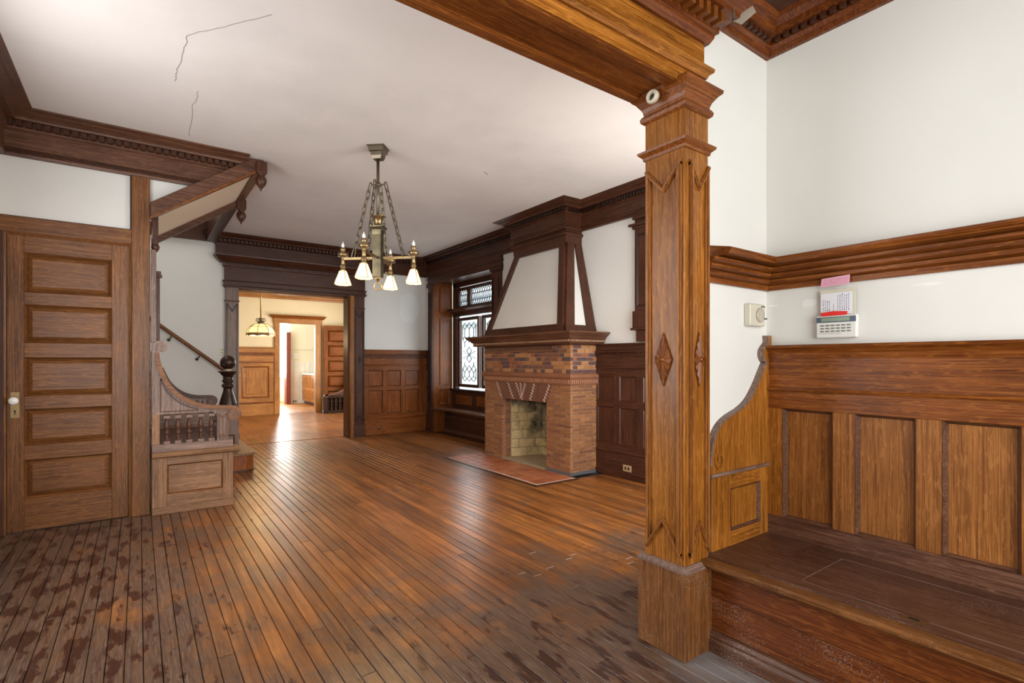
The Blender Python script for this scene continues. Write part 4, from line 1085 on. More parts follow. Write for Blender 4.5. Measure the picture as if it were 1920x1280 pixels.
# bracketed pilaster on the right wall
bp_ = thing('trim_15', 'dark bracketed half pilaster on the plaster wall beside the column', 'pilaster', (4.25, 3.5, 1.48), kind='structure')
MB().fbox(fr_, 3.30, 3.635, 1.76, 2.72, 0, 0.05).build('shaft', KZ, bp_, bev=.003)
MB().fbox(fr_, 3.28, 3.655, 2.66, 2.69, 0, .07).fbox(fr_, 3.26, 3.69, 2.69, 2.715, 0, .095).fbox(fr_, 3.28, 3.65, 2.76, 2.79, 0, .075).fbox(fr_, 3.30, 3.635, 2.71, 2.82, 0, .05).build('capital', KX, bp_, bev=.004)
MB().fbox(fr_, 3.28, 3.652, 1.62, 1.80, 0, .07).fbox(fr_, 3.27, 3.668, 1.60, 1.625, 0, .085).fbox(fr_, 3.30, 3.62, 1.48, 1.60, 0, .05).build('bracket', KZ, bp_, bev=.004)
MB().ring(fr_, 3.36, 3.60, 1.85, 2.60, .02, .048, .062, .052).build('frame_moulding', wood('black', 'z'), bp_)

# ================================================================== WINDOW ALCOVE
al = thing('trim_16', 'dark panelled window alcove with header and pilasters beside the fireplace', 'alcove', (4.45, 7.4, 0), kind='structure')
MB().box(4.28, 4.66, 8.30, 8.42, 0, 2.80).build('side_reveal', wood('red', 'z'), al)
fy_ = face('Y-', 8.30)
for z0, z1 in ((0.50, 0.76), (0.84, 2.05), (2.15, 2.60)):
    MB().ring(fy_, 4.40, 4.60, z0, z1, .014, -.01, .012, .002).build('reveal_panel', wood('red', 'z'), al)
MB().box(4.28, 4.66, 6.26, 6.38, 0, 2.80).build('side_reveal', wood('dark', 'z'), al)
MB().box(4.28, 4.80, 6.3, 8.4, 2.68, 2.80).build('alcove_ceiling', wood('seat', 'y'), al)
MB().fbox(fr_, 6.12, 8.46, 2.64, 2.82, 0, 0.045).build('header', wood('dark', 'y'), al, bev=.003)
MB().fbox(fr_, 6.10, 8.48, 2.735, 2.755, 0, 0.06).fbox(fr_, 6.10, 8.48, 2.655, 2.67, 0, .055).build('header_bead', wood('dark', 'y'), al, bev=.004)
for a, b in ((8.30, 8.43), (6.14, 6.36)):
    MB().fbox(fr_, a, b, 0.44, 2.60, 0, 0.045).build('pilaster_shaft', KZ, al, bev=.003)
    MB().fbox(fr_, a - .012, b + .012, 2.58, 2.60, 0, .06).fbox(fr_, a - .025, b + .025, 2.60, 2.645, 0, .07).build('pilaster_capital', wood('dark', 'y'), al, bev=.004)
    q = MB()
    for u in (a + .025, b - .025): strip(q, fr_, [(u, .55), (u, 2.5)], .016, .044, .056)
    q.build('pilaster_moulding', wood('black', 'z'), al)
MB().box(4.25, 4.28, 8.30, 8.43, 0, 0.44).build('pilaster_base', KZ, al, bev=.003)
MB().box(4.66, 4.78, 6.3, 8.34, 0, 0.735).build('dado', wood('dark', 'y'), al)
fd = face('X-', 4.66)
for a, b in ((7.62, 8.14), (6.95, 7.45), (6.42, 6.8)):
    MB().fbox(fd, a, b, 0.50, 0.67, 0, .010).build('dado_panel', wood('red', 'y'), al, bev=.008)
ws = thing('window_seat', 'dark wooden window seat board in the alcove left of the fireplace', 'window seat', (4.4, 7.4, 0.4))
MB().prism(lambda u, v, d: (v, u, d), [(8.30, 4.22), (8.30, 4.66), (6.38, 4.66), (6.38, 4.24), (7.2, 4.30), (7.9, 4.29)], 0.405, 0.442).build('seat_board', wood('seat', 'y'), ws, bev=.006)
MB().box(4.50, 4.53, 6.38, 8.30, 0.0, 0.405).build('front_panel', wood('dark', 'y'), ws)
MB().box(4.47, 4.50, 6.38, 8.30, 0.0, 0.06).box(4.49, 4.505, 6.38, 8.3, .27, .29).build('panel_moulding', wood('seat', 'y'), ws, bev=.004)

wi = thing('window_1', 'dark framed leaded glass window with transom behind the window seat', 'window', (4.72, 7.4, 0.74), kind='structure')
fwi = face('X-', 4.72)
FRM = wood('dark', 'z')
MB().fbox(fwi, 6.38, 8.30, 0.735, 0.775, -0.04, 0.12).build('window_sill', wood('black', 'y'), wi, bev=.004)
fm = MB()
for a, b in ((8.20, 8.30), (6.38, 6.48)): fm.fbox(fwi, a, b, 0.775, 2.69, -.04, .05)
fm.fbox(fwi, 6.38, 8.30, 2.60, 2.69, -.04, .05)
fm.build('window_frame', FRM, wi, bev=.004)
MB().fbox(fwi, 6.38, 8.30, 2.075, 2.165, -.04, .06).build('transom_bar', wood('dark', 'y'), wi, bev=.004)
MB().sweep([(4.67, 8.30), (4.67, 6.38)], [(0, 2.13), (0.03, 2.13), (0.05, 2.16), (0.11, 2.185), (0.12, 2.21), (0, 2.225)], 1).build('transom_shelf', wood('dark', 'y'), wi)
def leaded(u0, u1, z0, z1, rich):
    s = thing_sash = MB().ring(fwi, u0 - .055, u1 + .055, z0 - .05, z1 + .05, .055, -.03, .03, .024).build('sash', FRM, wi, bev=.003)
    MB().fbox(fwi, u0 - .003, u1 + .003, z0 - .003, z1 + .003, -.004, .002).build('leaded_pane', glass_mat(), s)
    q = MB(); r = .0028
    def ln(*pts): strip(q, fwi, list(pts), r * 1.6, -.008, .008)
    w = u1 - u0
    if not rich:
        n = max(2, round(w / .075)); st_ = w / n; h1, h2 = z0 + .10, z1 - .10
        for i in range(n):
            c = u0 + (i + .5) * st_; l, rr = u0 + i * st_, u0 + (i + 1) * st_
            for a, b, c2_, d in ((z0, z0 + .05, h1, 1), (z1, z1 - .05, h2, 1)):
                ln((c, a), (l, b)); ln((c, a), (rr, b)); ln((l, b), (c, c2_)); ln((rr, b), (c, c2_))
            ln((c, h1), (c, h2))
            if i: ln((l, z0 + .05), (l, z1 - .05))
    else:
        n = 4; st_ = w / n
        def dia(cu, cz, hu, hz): ln((cu, cz - hz), (cu + hu, cz)); ln((cu + hu, cz), (cu, cz + hz)); ln((cu, cz + hz), (cu - hu, cz)); ln((cu - hu, cz), (cu, cz - hz))
        cu = (u0 + u1) / 2; H_ = z1 - z0; cz = z0 + H_ * .46
        for k_ in (-1, 0, 1):
            dia(cu + k_ * st_, z0 + H_ * .91, st_ * .5, H_ * .05); dia(cu + k_ * st_, z0 + H_ * .09, st_ * .5, H_ * .04)
            dia(cu + k_ * st_, z0 + H_ * .24, st_ * .5, H_ * .055)
            dia(cu + k_ * st_, z0 + H_ * .70, st_ * .5, H_ * .05)
            ln((cu + k_ * st_, z0 + H_ * .75), (cu + k_ * st_, z0 + H_ * .86)); ln((cu + k_ * st_, z0 + H_ * .13), (cu + k_ * st_, z0 + H_ * .185))
        for k_ in (-1, 1):
            ln((cu + k_ * st_ * 1.5, z0 + H_ * .70), (cu + k_ * st_ * 1.5, z0 + H_ * .91)); ln((cu + k_ * st_ * 1.5, z0 + H_ * .09), (cu + k_ * st_ * 1.5, z0 + H_ * .24))
        dia(cu, cz + H_ * .06, st_ * .55, H_ * .06); dia(cu, cz - H_ * .06, st_ * .55, H_ * .06)
        for k_ in (-1, 1):
            ln((cu, cz), (cu + k_ * st_ * 1.4, cz + H_ * .055)); ln((cu, cz), (cu + k_ * st_ * 1.4, cz - H_ * .055))
            ln((cu + k_ * st_ * 1.4, cz + H_ * .055), (cu + k_ * st_ * .55, cz + H_ * .06)); ln((cu + k_ * st_ * 1.4, cz - H_ * .055), (cu + k_ * st_ * .55, cz - H_ * .06))
            ln((cu + k_ * st_, cz + H_ * .12), (cu + k_ * st_, z0 + H_ * .65)); ln((cu + k_ * st_, cz - H_ * .12), (cu + k_ * st_, z0 + H_ * .295))
        for z in (cz + H_ * .12, cz - H_ * .12): ln((u0, z), (u0 + st_, z)); ln((u1 - st_, z), (u1, z))
    q.build('lead_came', LEAD, s)
leaded(7.50, 8.10, 0.86, 2.00, True)
leaded(6.60, 7.30, 0.86, 2.00, True)
leaded(7.84, 8.13, 2.26, 2.54, False)
leaded(6.86, 7.74, 2.26, 2.54, False)
leaded(6.52, 6.76, 2.26, 2.54, False)

# ================================================================== FIREPLACE
fi = thing('fireplace', 'brick fireplace with tapered plaster hood and dark wooden mantel shelf', 'fireplace', (4.06, 5.08, 0))
FX, FY0, FY1 = 3.86, 4.225, 5.965
OY0, OY1, OZ = 4.645, 5.545, 0.79
MORT = plain('mortar', (0.34, 0.235, 0.17), 0.9, nscale=30)
core = MB().box(FX + .008, 4.275, FY0 + .008, OY0 - .004, 0, 1.47).box(FX + .008, 4.275, OY1 + .004, FY1, 0, 1.47).box(FX + .008, 4.275, OY0 - .004, OY1 + .004, OZ, 1.47).build('mortar_core', MORT, fi)
BR = piece_mat('orange_brick', [(0.23, 0.085, 0.030), (0.35, 0.145, 0.048), (0.29, 0.112, 0.038), (0.40, 0.17, 0.06), (0.32, 0.125, 0.044), (0.20, 0.076, 0.034), (0.37, 0.15, 0.052)], 0.75, (5, 5, 9), .45, .25)
BC = piece_mat('mottled_brick', [(0.13, 0.055, 0.045), (0.36, 0.15, 0.05), (0.20, 0.075, 0.04), (0.42, 0.19, 0.07), (0.105, 0.052, 0.048), (0.30, 0.10, 0.04), (0.16, 0.07, 0.055), (0.38, 0.16, 0.06)], 0.65, (4, 4, 4), .3, .2, True)
FBK = piece_mat('fire_brick', [(0.55, 0.42, 0.20), (0.66, 0.52, 0.27), (0.60, 0.46, 0.24), (0.48, 0.37, 0.19)], 0.85, (2.2, 2.2, 2.2), .45, .2)
# soot licked up the lining
_nt = FBK.node_tree; _b = _nt.nodes['Principled BSDF']
_g = N(_nt, 'ShaderNodeNewGeometry'); _sp = N(_nt, 'ShaderNodeSeparateXYZ'); _nt.links.new(_g.outputs['Position'], _sp.inputs[0])
_n = N(_nt, 'ShaderNodeTexNoise', Scale=4.2, Detail=5.0, Roughness=0.65); _nt.links.new(_g.outputs['Position'], _n.inputs['Vector'])
_m1 = N(_nt, 'ShaderNodeMath', operation='MULTIPLY_ADD'); _m1.inputs[1].default_value = 0.45; _nt.links.new(_sp.outputs['Z'], _m1.inputs[0]); _nt.links.new(_n.outputs['Fac'], _m1.inputs[2])
_m2 = N(_nt, 'ShaderNodeMath', operation='MULTIPLY_ADD'); _m2.inputs[1].default_value = 0.55; _nt.links.new(_sp.outputs['X'], _m2.inputs[0]); _nt.links.new(_m1.outputs[0], _m2.inputs[2])
_r = ramp(_nt, [(0.0, (0, 0, 0)), (1.0, (0.94, 0.94, 0.94))])
_mr = N(_nt, 'ShaderNodeMapRange'); _mr.inputs[1].default_value = 2.96; _mr.inputs[2].default_value = 3.22
_nt.links.new(_m2.outputs[0], _mr.inputs[0]); _nt.links.new(_mr.outputs[0], _r.inputs[0])
_old = _b.inputs['Base Color'].links[0].from_socket
_nt.links.new(mixc(_nt, _r.outputs[0], _old, (0.02, 0.017, 0.014)), _b.inputs['Base Color'])
bl = []            # (centre, size, material)
def course_front(z0, h, ya, yb, L, off, mat):
    y = ya - off
    while y < yb - 1e-4:
        a, b = max(y, ya), min(y + L, yb)
        if b - a > .012: bl.append(((FX + .02, (a + b) / 2, z0 + h / 2), (.04 + random.uniform(-.003, .003), b - a - .006, h - .007), mat))
        y += L
def course_side(z0, h, xa, xb, L, off, mat):
    x = xa - off
    while x < xb - 1e-4:
        a, b = max(x, xa), min(x + L, xb)
        if b - a > .012: bl.append((((a + b) / 2, FY0 + .02, z0 + h / 2), (b - a - .006, .04 + random.uniform(-.003, .003), h - .007), mat))
        x += L
ch = 0.0367
for i in range(27):
    z = 0.012 + i * ch; o = (i % 2) * .09
    course_front(z, ch, FY0, OY0, .19, o, BR)
    if i < 21:
        course_front(z, ch, OY1, FY1, .19, o, BR)
    else:
        course_front(z, ch, OY1 + .018 * (i - 20), FY1, .19, o, BR)
    course_side(z, ch, FX + .042, 4.275, .19, .09 - o, BR)
c9 = 0.0465
for i in range(7):
    z = 1.135 + i * c9
    y = FY0 - (i % 3) * .04
    while y < FY1 - 1e-4:
        L = random.choice((.075, .15, .15, .075, .19))
        a, b = max(y, FY0), min(y + L, FY1)
        if b - a > .015: bl.append(((FX + .02, (a + b) / 2, z + c9 / 2), (.04, b - a - .005, c9 - .006), BC))
        y += L
    course_side(z, c9, FX + .042, 4.275, .12, (i % 2) * .06, BC)
def seen(b):
    x, y, z = b[0]
    c_ = x * .5868 + y * .8098
    return b[1][2] * (b[1][1] * .5 if b[1][1] > .05 else b[1][0]) / c_ ** 2
bl.sort(key=seen, reverse=True)
for c_, s_, m_ in bl[:300]:
    piece('brick', unit_mesh(m_, .05), fi, c_, s_)
rest = {}
for c_, s_, m_ in bl[300:]:
    rest.setdefault(m_.name, (MB(), m_))[0].box(c_[0] - s_[0] / 2, c_[0] + s_[0] / 2, c_[1] - s_[1] / 2, c_[1] + s_[1] / 2, c_[2] - s_[2] / 2, c_[2] + s_[2] / 2)
for mb_, m_ in rest.values(): mb_.build('brick', m_, fi, kind='stuff')
MB().box(FX - .004, 4.275, FY0 - .004, OY0, 0, .035).build('base_course', plain('slate_base', (0.10, 0.10, 0.105), .7), fi)
TC = plain('terracotta', (0.24, 0.095, 0.045), 0.6, nscale=12)
# terracotta ledge and lintel
MB().sweep([(4.27, FY0), (FX, FY0), (FX, FY1), (4.27, FY1)], [(0, 1.005), (0.008, 1.005), (0.014, 1.02), (0.016, 1.072), (0.024, 1.078), (0.034, 1.095), (0.036, 1.118), (0.026, 1.13), (0, 1.135)], -1).build('ledge', TC, fi)
eg = MB(); y = FY0 + .005
while y < FY1:
    eg.box(FX - .024, FX - .010, y, y + .018, 1.024, 1.068); y += .029
x = FX
while x < 4.26:
    eg.box(x, x + .018, FY0 - .024, FY0 - .010, 1.024, 1.068); x += .029
eg.build('ledge_tooth_row', plain('pale_terracotta', (0.33, 0.15, 0.08), .65), fi, kind='stuff')
flt = face('X-', FX)
for k_ in range(5):
    t0, t1 = k_ / 5, (k_ + 1) / 5
    a0, a1 = OY0 + (OY1 - OY0) * t0, OY0 + (OY1 - OY0) * t1
    b0, b1 = 4.535 + (5.655 - 4.535) * t0, 4.535 + (5.655 - 4.535) * t1
    MB().prism(flt, [(a0 + .003, OZ), (a1 - .003, OZ), (b1 - .004, 1.003), (b0 + .004, 1.003)], -.02, 0.018).build('lintel_block', plain('dark_terracotta', (0.15, 0.058, 0.036), .55, nscale=9), fi, bev=.003)
rpm = plain('pale_rope', (0.40, 0.27, 0.20), .6)
for (ua, ub) in ((4.66, 4.56), (4.92, 4.84), (5.10, 5.02), (5.09, 5.11), (5.10, 5.20), (5.27, 5.38), (5.53, 5.63)):
    q = MB()
    for i in range(12):
        t = i / 11
        u = ua + (ub - ua) * t; z = OZ + .015 + .19 * t
        q.sphere((FX - .022 - .004 * (i % 2), u + .007 * (1 if i % 2 else -1), z), 0.0105, 8)
    q.build('rope_ornament', rpm, fi)
# firebox: splayed firebrick walls
fbx = fi
SOOT = plain('soot_metal', (0.02, 0.018, 0.016), .9)
A, B_, C_, D_ = (FX + .13, OY1 - .015), (4.42, 5.40), (4.42, 4.78), (FX + .13, OY0 + .015)
MB().box(FX + .0, 4.5, OY0, OY1, -.02, 0.012).build('firebox_floor', plain('ash_floor', (0.36, 0.27, 0.17), .95, nscale=14), fbx)
MB().box(FX + .05, 4.5, OY0 - .02, OY1 + .02, OZ + .14, OZ + .18).build('smoke_shelf', SOOT, fbx)
MB().box(4.445, 4.47, 4.6, 5.6, 0, 1).build('lining_back', plain('grey_mortar', (0.36, 0.33, 0.27), .9), fbx)
for P_, Q_ in ((A, B_), (C_, D_)):
    n_ = (Q_[1] - P_[1], -(Q_[0] - P_[0])); L_ = math.hypot(*n_); s_ = .03
    dx, dy = n_[0] / L_, n_[1] / L_
    if P_ == A: dx, dy = -dx, -dy
    dy = abs(dy) if P_ == A else -abs(dy); dx = abs(dx)
    MB().prism(fzz, [P_, Q_, (Q_[0] + dx * s_, Q_[1] + dy * s_), (P_[0] + dx * s_, P_[1] + dy * s_)], 0, 0.95).build('lining_side', plain('grey_mortar', (0.36, 0.33, 0.27), .9), fbx)
def fire_wall(P_, Q_, sgn):
    ln_ = math.hypot(Q_[0] - P_[0], Q_[1] - P_[1]); an = math.atan2(Q_[1] - P_[1], Q_[0] - P_[0])
    for r in range(8):
        z0 = 0.012 + r * .117; u = -(r % 2) * .13
        while u < ln_ - .01:
            a, b = max(u, 0), min(u + .235, ln_)
            if b - a > .02:
                m_ = (a + b) / 2
                piece('fire_brick', unit_mesh(FBK, .03), fbx, (P_[0] + (Q_[0] - P_[0]) * m_ / ln_, P_[1] + (Q_[1] - P_[1]) * m_ / ln_, z0 + .0585), (b - a - .007, .03, .110), (0, 0, an))
            u += .235
fire_wall(A, B_, 1); fire_wall(B_, C_, 1); fire_wall(C_, D_, 1)
rv = MB()
for i in range(21):
    z = .012 + i * ch
    piece('brick', unit_mesh(BR, .05), fi, (FX + .085, OY1 + .012, z + ch / 2), (.08, .04, ch - .007))
# mantel shelf
MB().sweep([(4.275, FY0), (FX, FY0), (FX, FY1), (4.275, FY1)], [(0, 1.455), (0.012, 1.455), (0.02, 1.465), (0.10, 1.47), (0.105, 1.478)] + [(0.118, 1.485), (0.118, 1.515), (0.135, 1.522), (0.15, 1.545), (0.185, 1.572), (0.20, 1.585), (0.20, 1.60), (0, 1.60)], -1).build('mantel_shelf', wood('seat', 'y'), fi)
MB().box(FX - .02, FX + .3, 4.5, FY1 - .02, 1.385, 1.458).build('mantel_fascia', wood('seat', 'y'), fi, bev=.012)
fbd = MB(); y = 4.52
while y < FY1 - .04: fbd.box(FX - .030, FX - .016, y, y + .016, 1.388, 1.402); y += .026
fbd.build('fascia_bead_row', TC, fi, kind='stuff')
md = MB(); y = FY0 - .11
while y < FY1 + .1: md.box(FX - .128, FX - .112, y, y + .011, 1.488, 1.512); y += .02
x = FX - .1
while x < 4.26: md.box(x, x + .011, FY0 - .128, FY0 - .112, 1.488, 1.512); x += .02
md.build('mantel_bead_row', plain('pale_carving', (0.30, 0.165, 0.09), .5), fi, kind='stuff')
# hood: truncated pyramid, plaster between dark ribs
HB = dict(x=3.80, y0=4.26, y1=5.86, z=1.60); HT = dict(x=4.06, y0=4.52, y1=5.48, z=2.70)
def hp(k_, y, x=None):  # lerp helper: corner at height fraction
    return None
hb = [(HB['x'], HB['y0'], HB['z']), (HB['x'], HB['y1'], HB['z']), (HT['x'], HT['y1'], HT['z']), (HT['x'], HT['y0'], HT['z'])]
def lerp(a, b, t): return tuple(p + (q - p) * t for p, q in zip(a, b))
def front(u, t, d=0.0):
    a = lerp(hb[0], hb[3], t); b = lerp(hb[1], hb[2], t); p = lerp(a, b, u); return (p[0] - d, p[1], p[2])
def rside(u, t, d=0.0):    # u from wall to front
    a = (4.275, HB['y0'] + (HT['y0'] - HB['y0']) * t, HB['z'] + (HT['z'] - HB['z']) * t); b = lerp(hb[0], hb[3], t)
    p = lerp(a, b, u); return (p[0], p[1] - d, p[2])
def lside(u, t, d=0.0):
    a = (4.275, HB['y1'] + (HT['y1'] - HB['y1']) * t, HB['z'] + (HT['z'] - HB['z']) * t); b = lerp(hb[1], hb[2], t)
    p = lerp(a, b, u); return (p[0], p[1] + d, p[2])
MB().add([front(0, 0), front(1, 0), front(1, 1), front(0, 1), rside(0, 0), rside(0, 1), lside(0, 0), lside(0, 1)],
         [(0, 1, 2, 3), (0, 3, 5, 4), (1, 6, 7, 2), (3, 2, 7, 5), (0, 4, 6, 1)]).build('hood_plaster', WALLB, fi)
def rib(fn, quad, d0, d1, name='hood_rib'):
    v = [fn(u, t, d0) for u, t in quad] + [fn(u, t, d1) for u, t in quad]
    MB().add(v, [(0, 1, 2, 3), (4, 7, 6, 5)] + [(i, (i + 1) % 4, 4 + (i + 1) % 4, 4 + i) for i in range(4)]).build(name, wood('dark', 'z'), fi, bev=.004)
w0, w1 = .062, .10
rib(front, [(0, 0), (w0, 0), (w1, 1), (0, 1)], -.01, .03); rib(front, [(1 - w0, 0), (1, 0), (1, 1), (1 - w1, 1)], -.01, .03)
rib(front, [(0, 0), (1, 0), (1, .085), (0, .085)], -.01, .032); rib(front, [(0, .93), (1, .93), (1, 1), (0, 1)], -.01, .032)
for fn in (rside, lside):
    rib(fn, [(.72, 0), (1, 0), (1, 1), (.50, 1)], -.01, .03); rib(fn, [(0, 0), (.28, 0), (.45, 1), (0, 1)], -.01, .03)
    rib(fn, [(0, 0), (1, 0), (1, .075), (0, .075)], -.01, .032)
MB().sweep([(4.275, 4.50), (4.04, 4.50), (4.04, 5.50), (4.275, 5.50)], [(-.05, 2.66), (0.015, 2.66), (0.02, 2.74), (0.03, 2.745), (0.045, 2.76), (0.045, 2.775), (0.02, 2.79), (0.02, 2.83), (-.05, 2.83)], -1).build('hood_collar', wood('dark', 'y'), fi)
MB().box(4.04, 4.275, 4.505, 5.505, 2.66, 2.83).build('hood_neck', wood('dark', 'y'), fi)

# hearth of square terracotta tiles
he = thing('hearth', 'red terracotta tile hearth set into the floor before the fireplace', 'hearth', (3.58, 5.07, 0))
MB().box(HX0, FX - .008, HY0, HY1, -.02, 0.002).build('grout_bed', plain('grout', (0.52, 0.38, 0.29), .9), he)
TL = piece_mat('hearth_tile', [(0.38, 0.115, 0.05), (0.46, 0.16, 0.075), (0.32, 0.09, 0.04), (0.50, 0.19, 0.095)], 0.36, (5, 5, 5), .3, .1)
tw = (FX - HX0 - .045) / 4; tl = (HY1 - HY0 - .04) / 10
for i in range(4):
    for j in range(10):
        piece('tile', unit_mesh(TL, .03), he, (HX0 + .03 + tw * (i + .5), HY0 + .03 + tl * (j + .5) - (.0), 0.003), (tw - .011, tl - .011, .008))
MB().box(HX0 - .045, HX0, HY0 - .02, HY1 + .02, -.015, 0.006).box(HX0 - .045, FX - .008, HY0 - .045, HY0, -.015, 0.006).build('border_board', wood('dark', 'y'), he, bev=.002)

# ================================================================== CHANDELIER
cx, cy = 1.672, 4.28
ch_ = thing('chandelier', 'brass four-arm chandelier with lit glass shades hanging on chains', 'chandelier', (cx, cy, 1.95))
def sq(mb, prof, c, rot):
    b = len(mb.v)
    mb.lathe([(r * 1.4142, h) for r, h in prof], (0, 0, 0), 4, smooth=False)
    for i in range(b, len(mb.v)):
        x, y, z = mb.v[i]
        mb.v[i] = (c[0] + x * cos(rot) - y * sin(rot), c[1] + x * sin(rot) + y * cos(rot), c[2] + z)
    return mb
A0 = radians(-21.3) - radians(20.5)          # first arm, to the right in view
SQ = A0 + pi / 4
sq(MB(), [(0.035, -.105), (0.046, -.08), (0.05, -.05), (0.062, -.045), (0.066, -.012), (0.078, 0)], (cx, cy, ZC), SQ).build('ceiling_plate', BRONZE, ch_)
MB().lathe([(0.013, 0), (0.013, .55)], (cx, cy, 2.48), 12).build('stem', BRONZE, ch_)
hk = MB()
for k_ in range(4):
    a = A0 + k_ * pi / 2
    hk.tube([(cx, cy, 2.80), (cx + .05 * cos(a), cy + .05 * sin(a), 2.80), (cx + .066 * cos(a), cy + .066 * sin(a), 2.82)], .006, 6)
hk.lathe([(0.022, -.015), (0.022, .015)], (cx, cy, 2.80), 12)
hk.build('hook_ring', BRONZE, ch_)
MB().lathe([(0.03, 0), (0.035, .04), (0.05, .075), (0.07, .085), (0.07, .09), (0.02, .09)], (cx, cy, 2.435), 20).build('cup', BRASS, ch_)
sq(MB(), [(0.032, .0), (0.036, .01), (0.037, .37), (0.040, .39), (0.042, .41), (0.058, .43), (0.060, .44), (0.024, .445), (0.024, .49)], (cx, cy, 2.085 - .12 + .03), SQ).build('body_column', plain('dull_brass', (0.13, 0.105, 0.06), 0.36, 0.85, nscale=9, noise=.35), ch_)
MB().lathe([(0.0, -.03), (0.012, -.02), (0.014, 0), (0.035, .01)], (cx, cy, 1.985), 12).build('bottom_knob', BRASS, ch_)
rg = MB(); a_ = radians(-35.93)
rg.tube([(cx + .033 * cos(t) * cos(a_), cy + .033 * cos(t) * sin(a_), 1.925 + .033 * sin(t)) for t in [2 * pi * i / 20 for i in range(20)]], .0055, 6, True)
rg.build('pull_ring', BRASS, ch_)
SHADE = plain('lit_glass_shade', (0.9, 0.75, 0.45), 0.3, emit=(1.0, 0.66, 0.22), es=4.0, noise=0)
CANDLE = plain('candle_sleeve', (0.78, 0.76, 0.70), 0.4, noise=.02)
R_ = 0.315; ZA = 2.165
def link_mesh():
    m = MB(); pts = []
    for i in range(16):
        t = 2 * pi * i / 16
        pts.append((.0095 * cos(t), 0, .0095 * sin(t) + (.013 if sin(t) > 0 else -.013)))
    m.tube(pts, .0032, 6, True)
    me = bpy.data.meshes.new('chain_link'); me.from_pydata(m.v, [], m.f); me.polygons.foreach_set('use_smooth', m.s); me.materials.append(BRONZE)
    return me
LK = link_mesh()
from mathutils import Vector
for k_ in range(4):
    a = A0 + k_ * pi / 2; c_, s_ = cos(a), sin(a)
    P = lambda r, z: (cx + r * c_, cy + r * s_, z)
    arm = MB()
    px, py = -s_ * .011, c_ * .011
    v = [(cx + .05 * c_ + e * px, cy + .05 * s_ + e * py, z) for e in (-1, 1) for z in (ZA - .010, ZA + .010)] + [(cx + R_ * c_ + e * px, cy + R_ * s_ + e * py, z) for e in (-1, 1) for z in (ZA - .010, ZA + .010)]
    arm.add(v, [(0, 1, 3, 2), (4, 6, 7, 5), (0, 4, 5, 1), (2, 3, 7, 6), (0, 2, 6, 4), (1, 5, 7, 3)])
    ao = arm.build('arm', BRASS, ch_)
    x, y, _ = P(R_, 0)
    MB().lathe([(0.014, -.05), (0.018, -.045), (0.014, -.02), (0.018, 0), (0.012, .012), (0.042, .022), (0.046, .05), (0.040, .05), (0.036, .03), (0.01, .032), (0.012, .06), (0.022, .072), (0.024, .095), (0.018, .095)], (x, y, ZA), 18).build('drip_cup', BRASS, ao)
    MB().lathe([(0.013, 0), (0.013, .035), (0.006, .04), (0.004, .055), (0, .056)], (x, y, ZA + .093), 12).build('candle_bulb', CANDLE, ao)
    MB().lathe([(0.012, 0), (0.02, -.01), (0.024, -.03), (0.02, -.05), (0.028, -.058)], (x, y, ZA - .045), 14).build('socket', BRASS, ao)
    MB().tube([(x, y, ZA - .07), (x - s_ * .04, y + c_ * .04, ZA - .07)], .005, 6).sphere((x - s_ * .042, y + c_ * .042, ZA - .07), .009, 8).build('switch_key', BRASS, ao)
    sh = MB(); z0 = ZA - .225
    sq(sh, [(0.056, 0), (0.024, .118)], (0, 0, 0), 0)
    sh.f = [f for f in sh.f if len(set(f)) == 4 and len({sh.v[i][2] for i in f}) > 1]; sh.s = [False] * len(sh.f)
    sh.v = [(x + q[0] * cos(SQ) - q[1] * sin(SQ), y + q[0] * sin(SQ) + q[1] * cos(SQ), z0 + q[2]) for q in sh.v]
    so_ = sh.build('glass_shade', SHADE, ao)
    rb = MB()
    for i in range(4):
        t = SQ + pi / 4 * 0 + i * pi / 2
        rb.tube([(x + .079 * cos(t), y + .079 * sin(t), z0), (x + .034 * cos(t), y + .034 * sin(t), z0 + .118)], .0035, 5)
        t2 = t + pi / 2
        rb.tube([(x + .079 * cos(t), y + .079 * sin(t), z0), (x + .079 * cos(t2), y + .079 * sin(t2), z0)], .003, 5)
    rb.build('shade_frame', BRASS, ao)
    lp = bpy.data.lights.new('chandelier_bulb', 'POINT'); lp.energy = 9.0; lp.color = (1.0, 0.62, 0.26); lp.shadow_soft_size = .035
    lo = bpy.data.objects.new('chandelier_bulb', lp); COL.objects.link(lo); lo.location = (x, y, z0 - .005)
    # chain from hook ring out to the arm
    p0, p1 = Vector(P(.066, 2.81)), Vector(P(R_ * .72, ZA + .012))
    d = p1 - p0; n_ = int(d.length / .062)
    q = Vector((0, 0, 1)).rotation_difference(d.normalized())
    for i in range(n_):
        o = bpy.data.objects.new('chain_link', LK); COL.objects.link(o); o.parent = ch_
        pos = p0 + d * ((i + .5) / n_)
        o.location = pos - Vector((cx, cy, 1.95))
        e = q.to_matrix() @ __import__('mathutils').Matrix.Rotation(a + (pi / 2 if i % 2 else 0) + .5, 3, 'Z')
        o.rotation_euler = e.to_euler(); o.scale = (1.55, 1.55, (d.length / n_) / .0385 * 1.10)

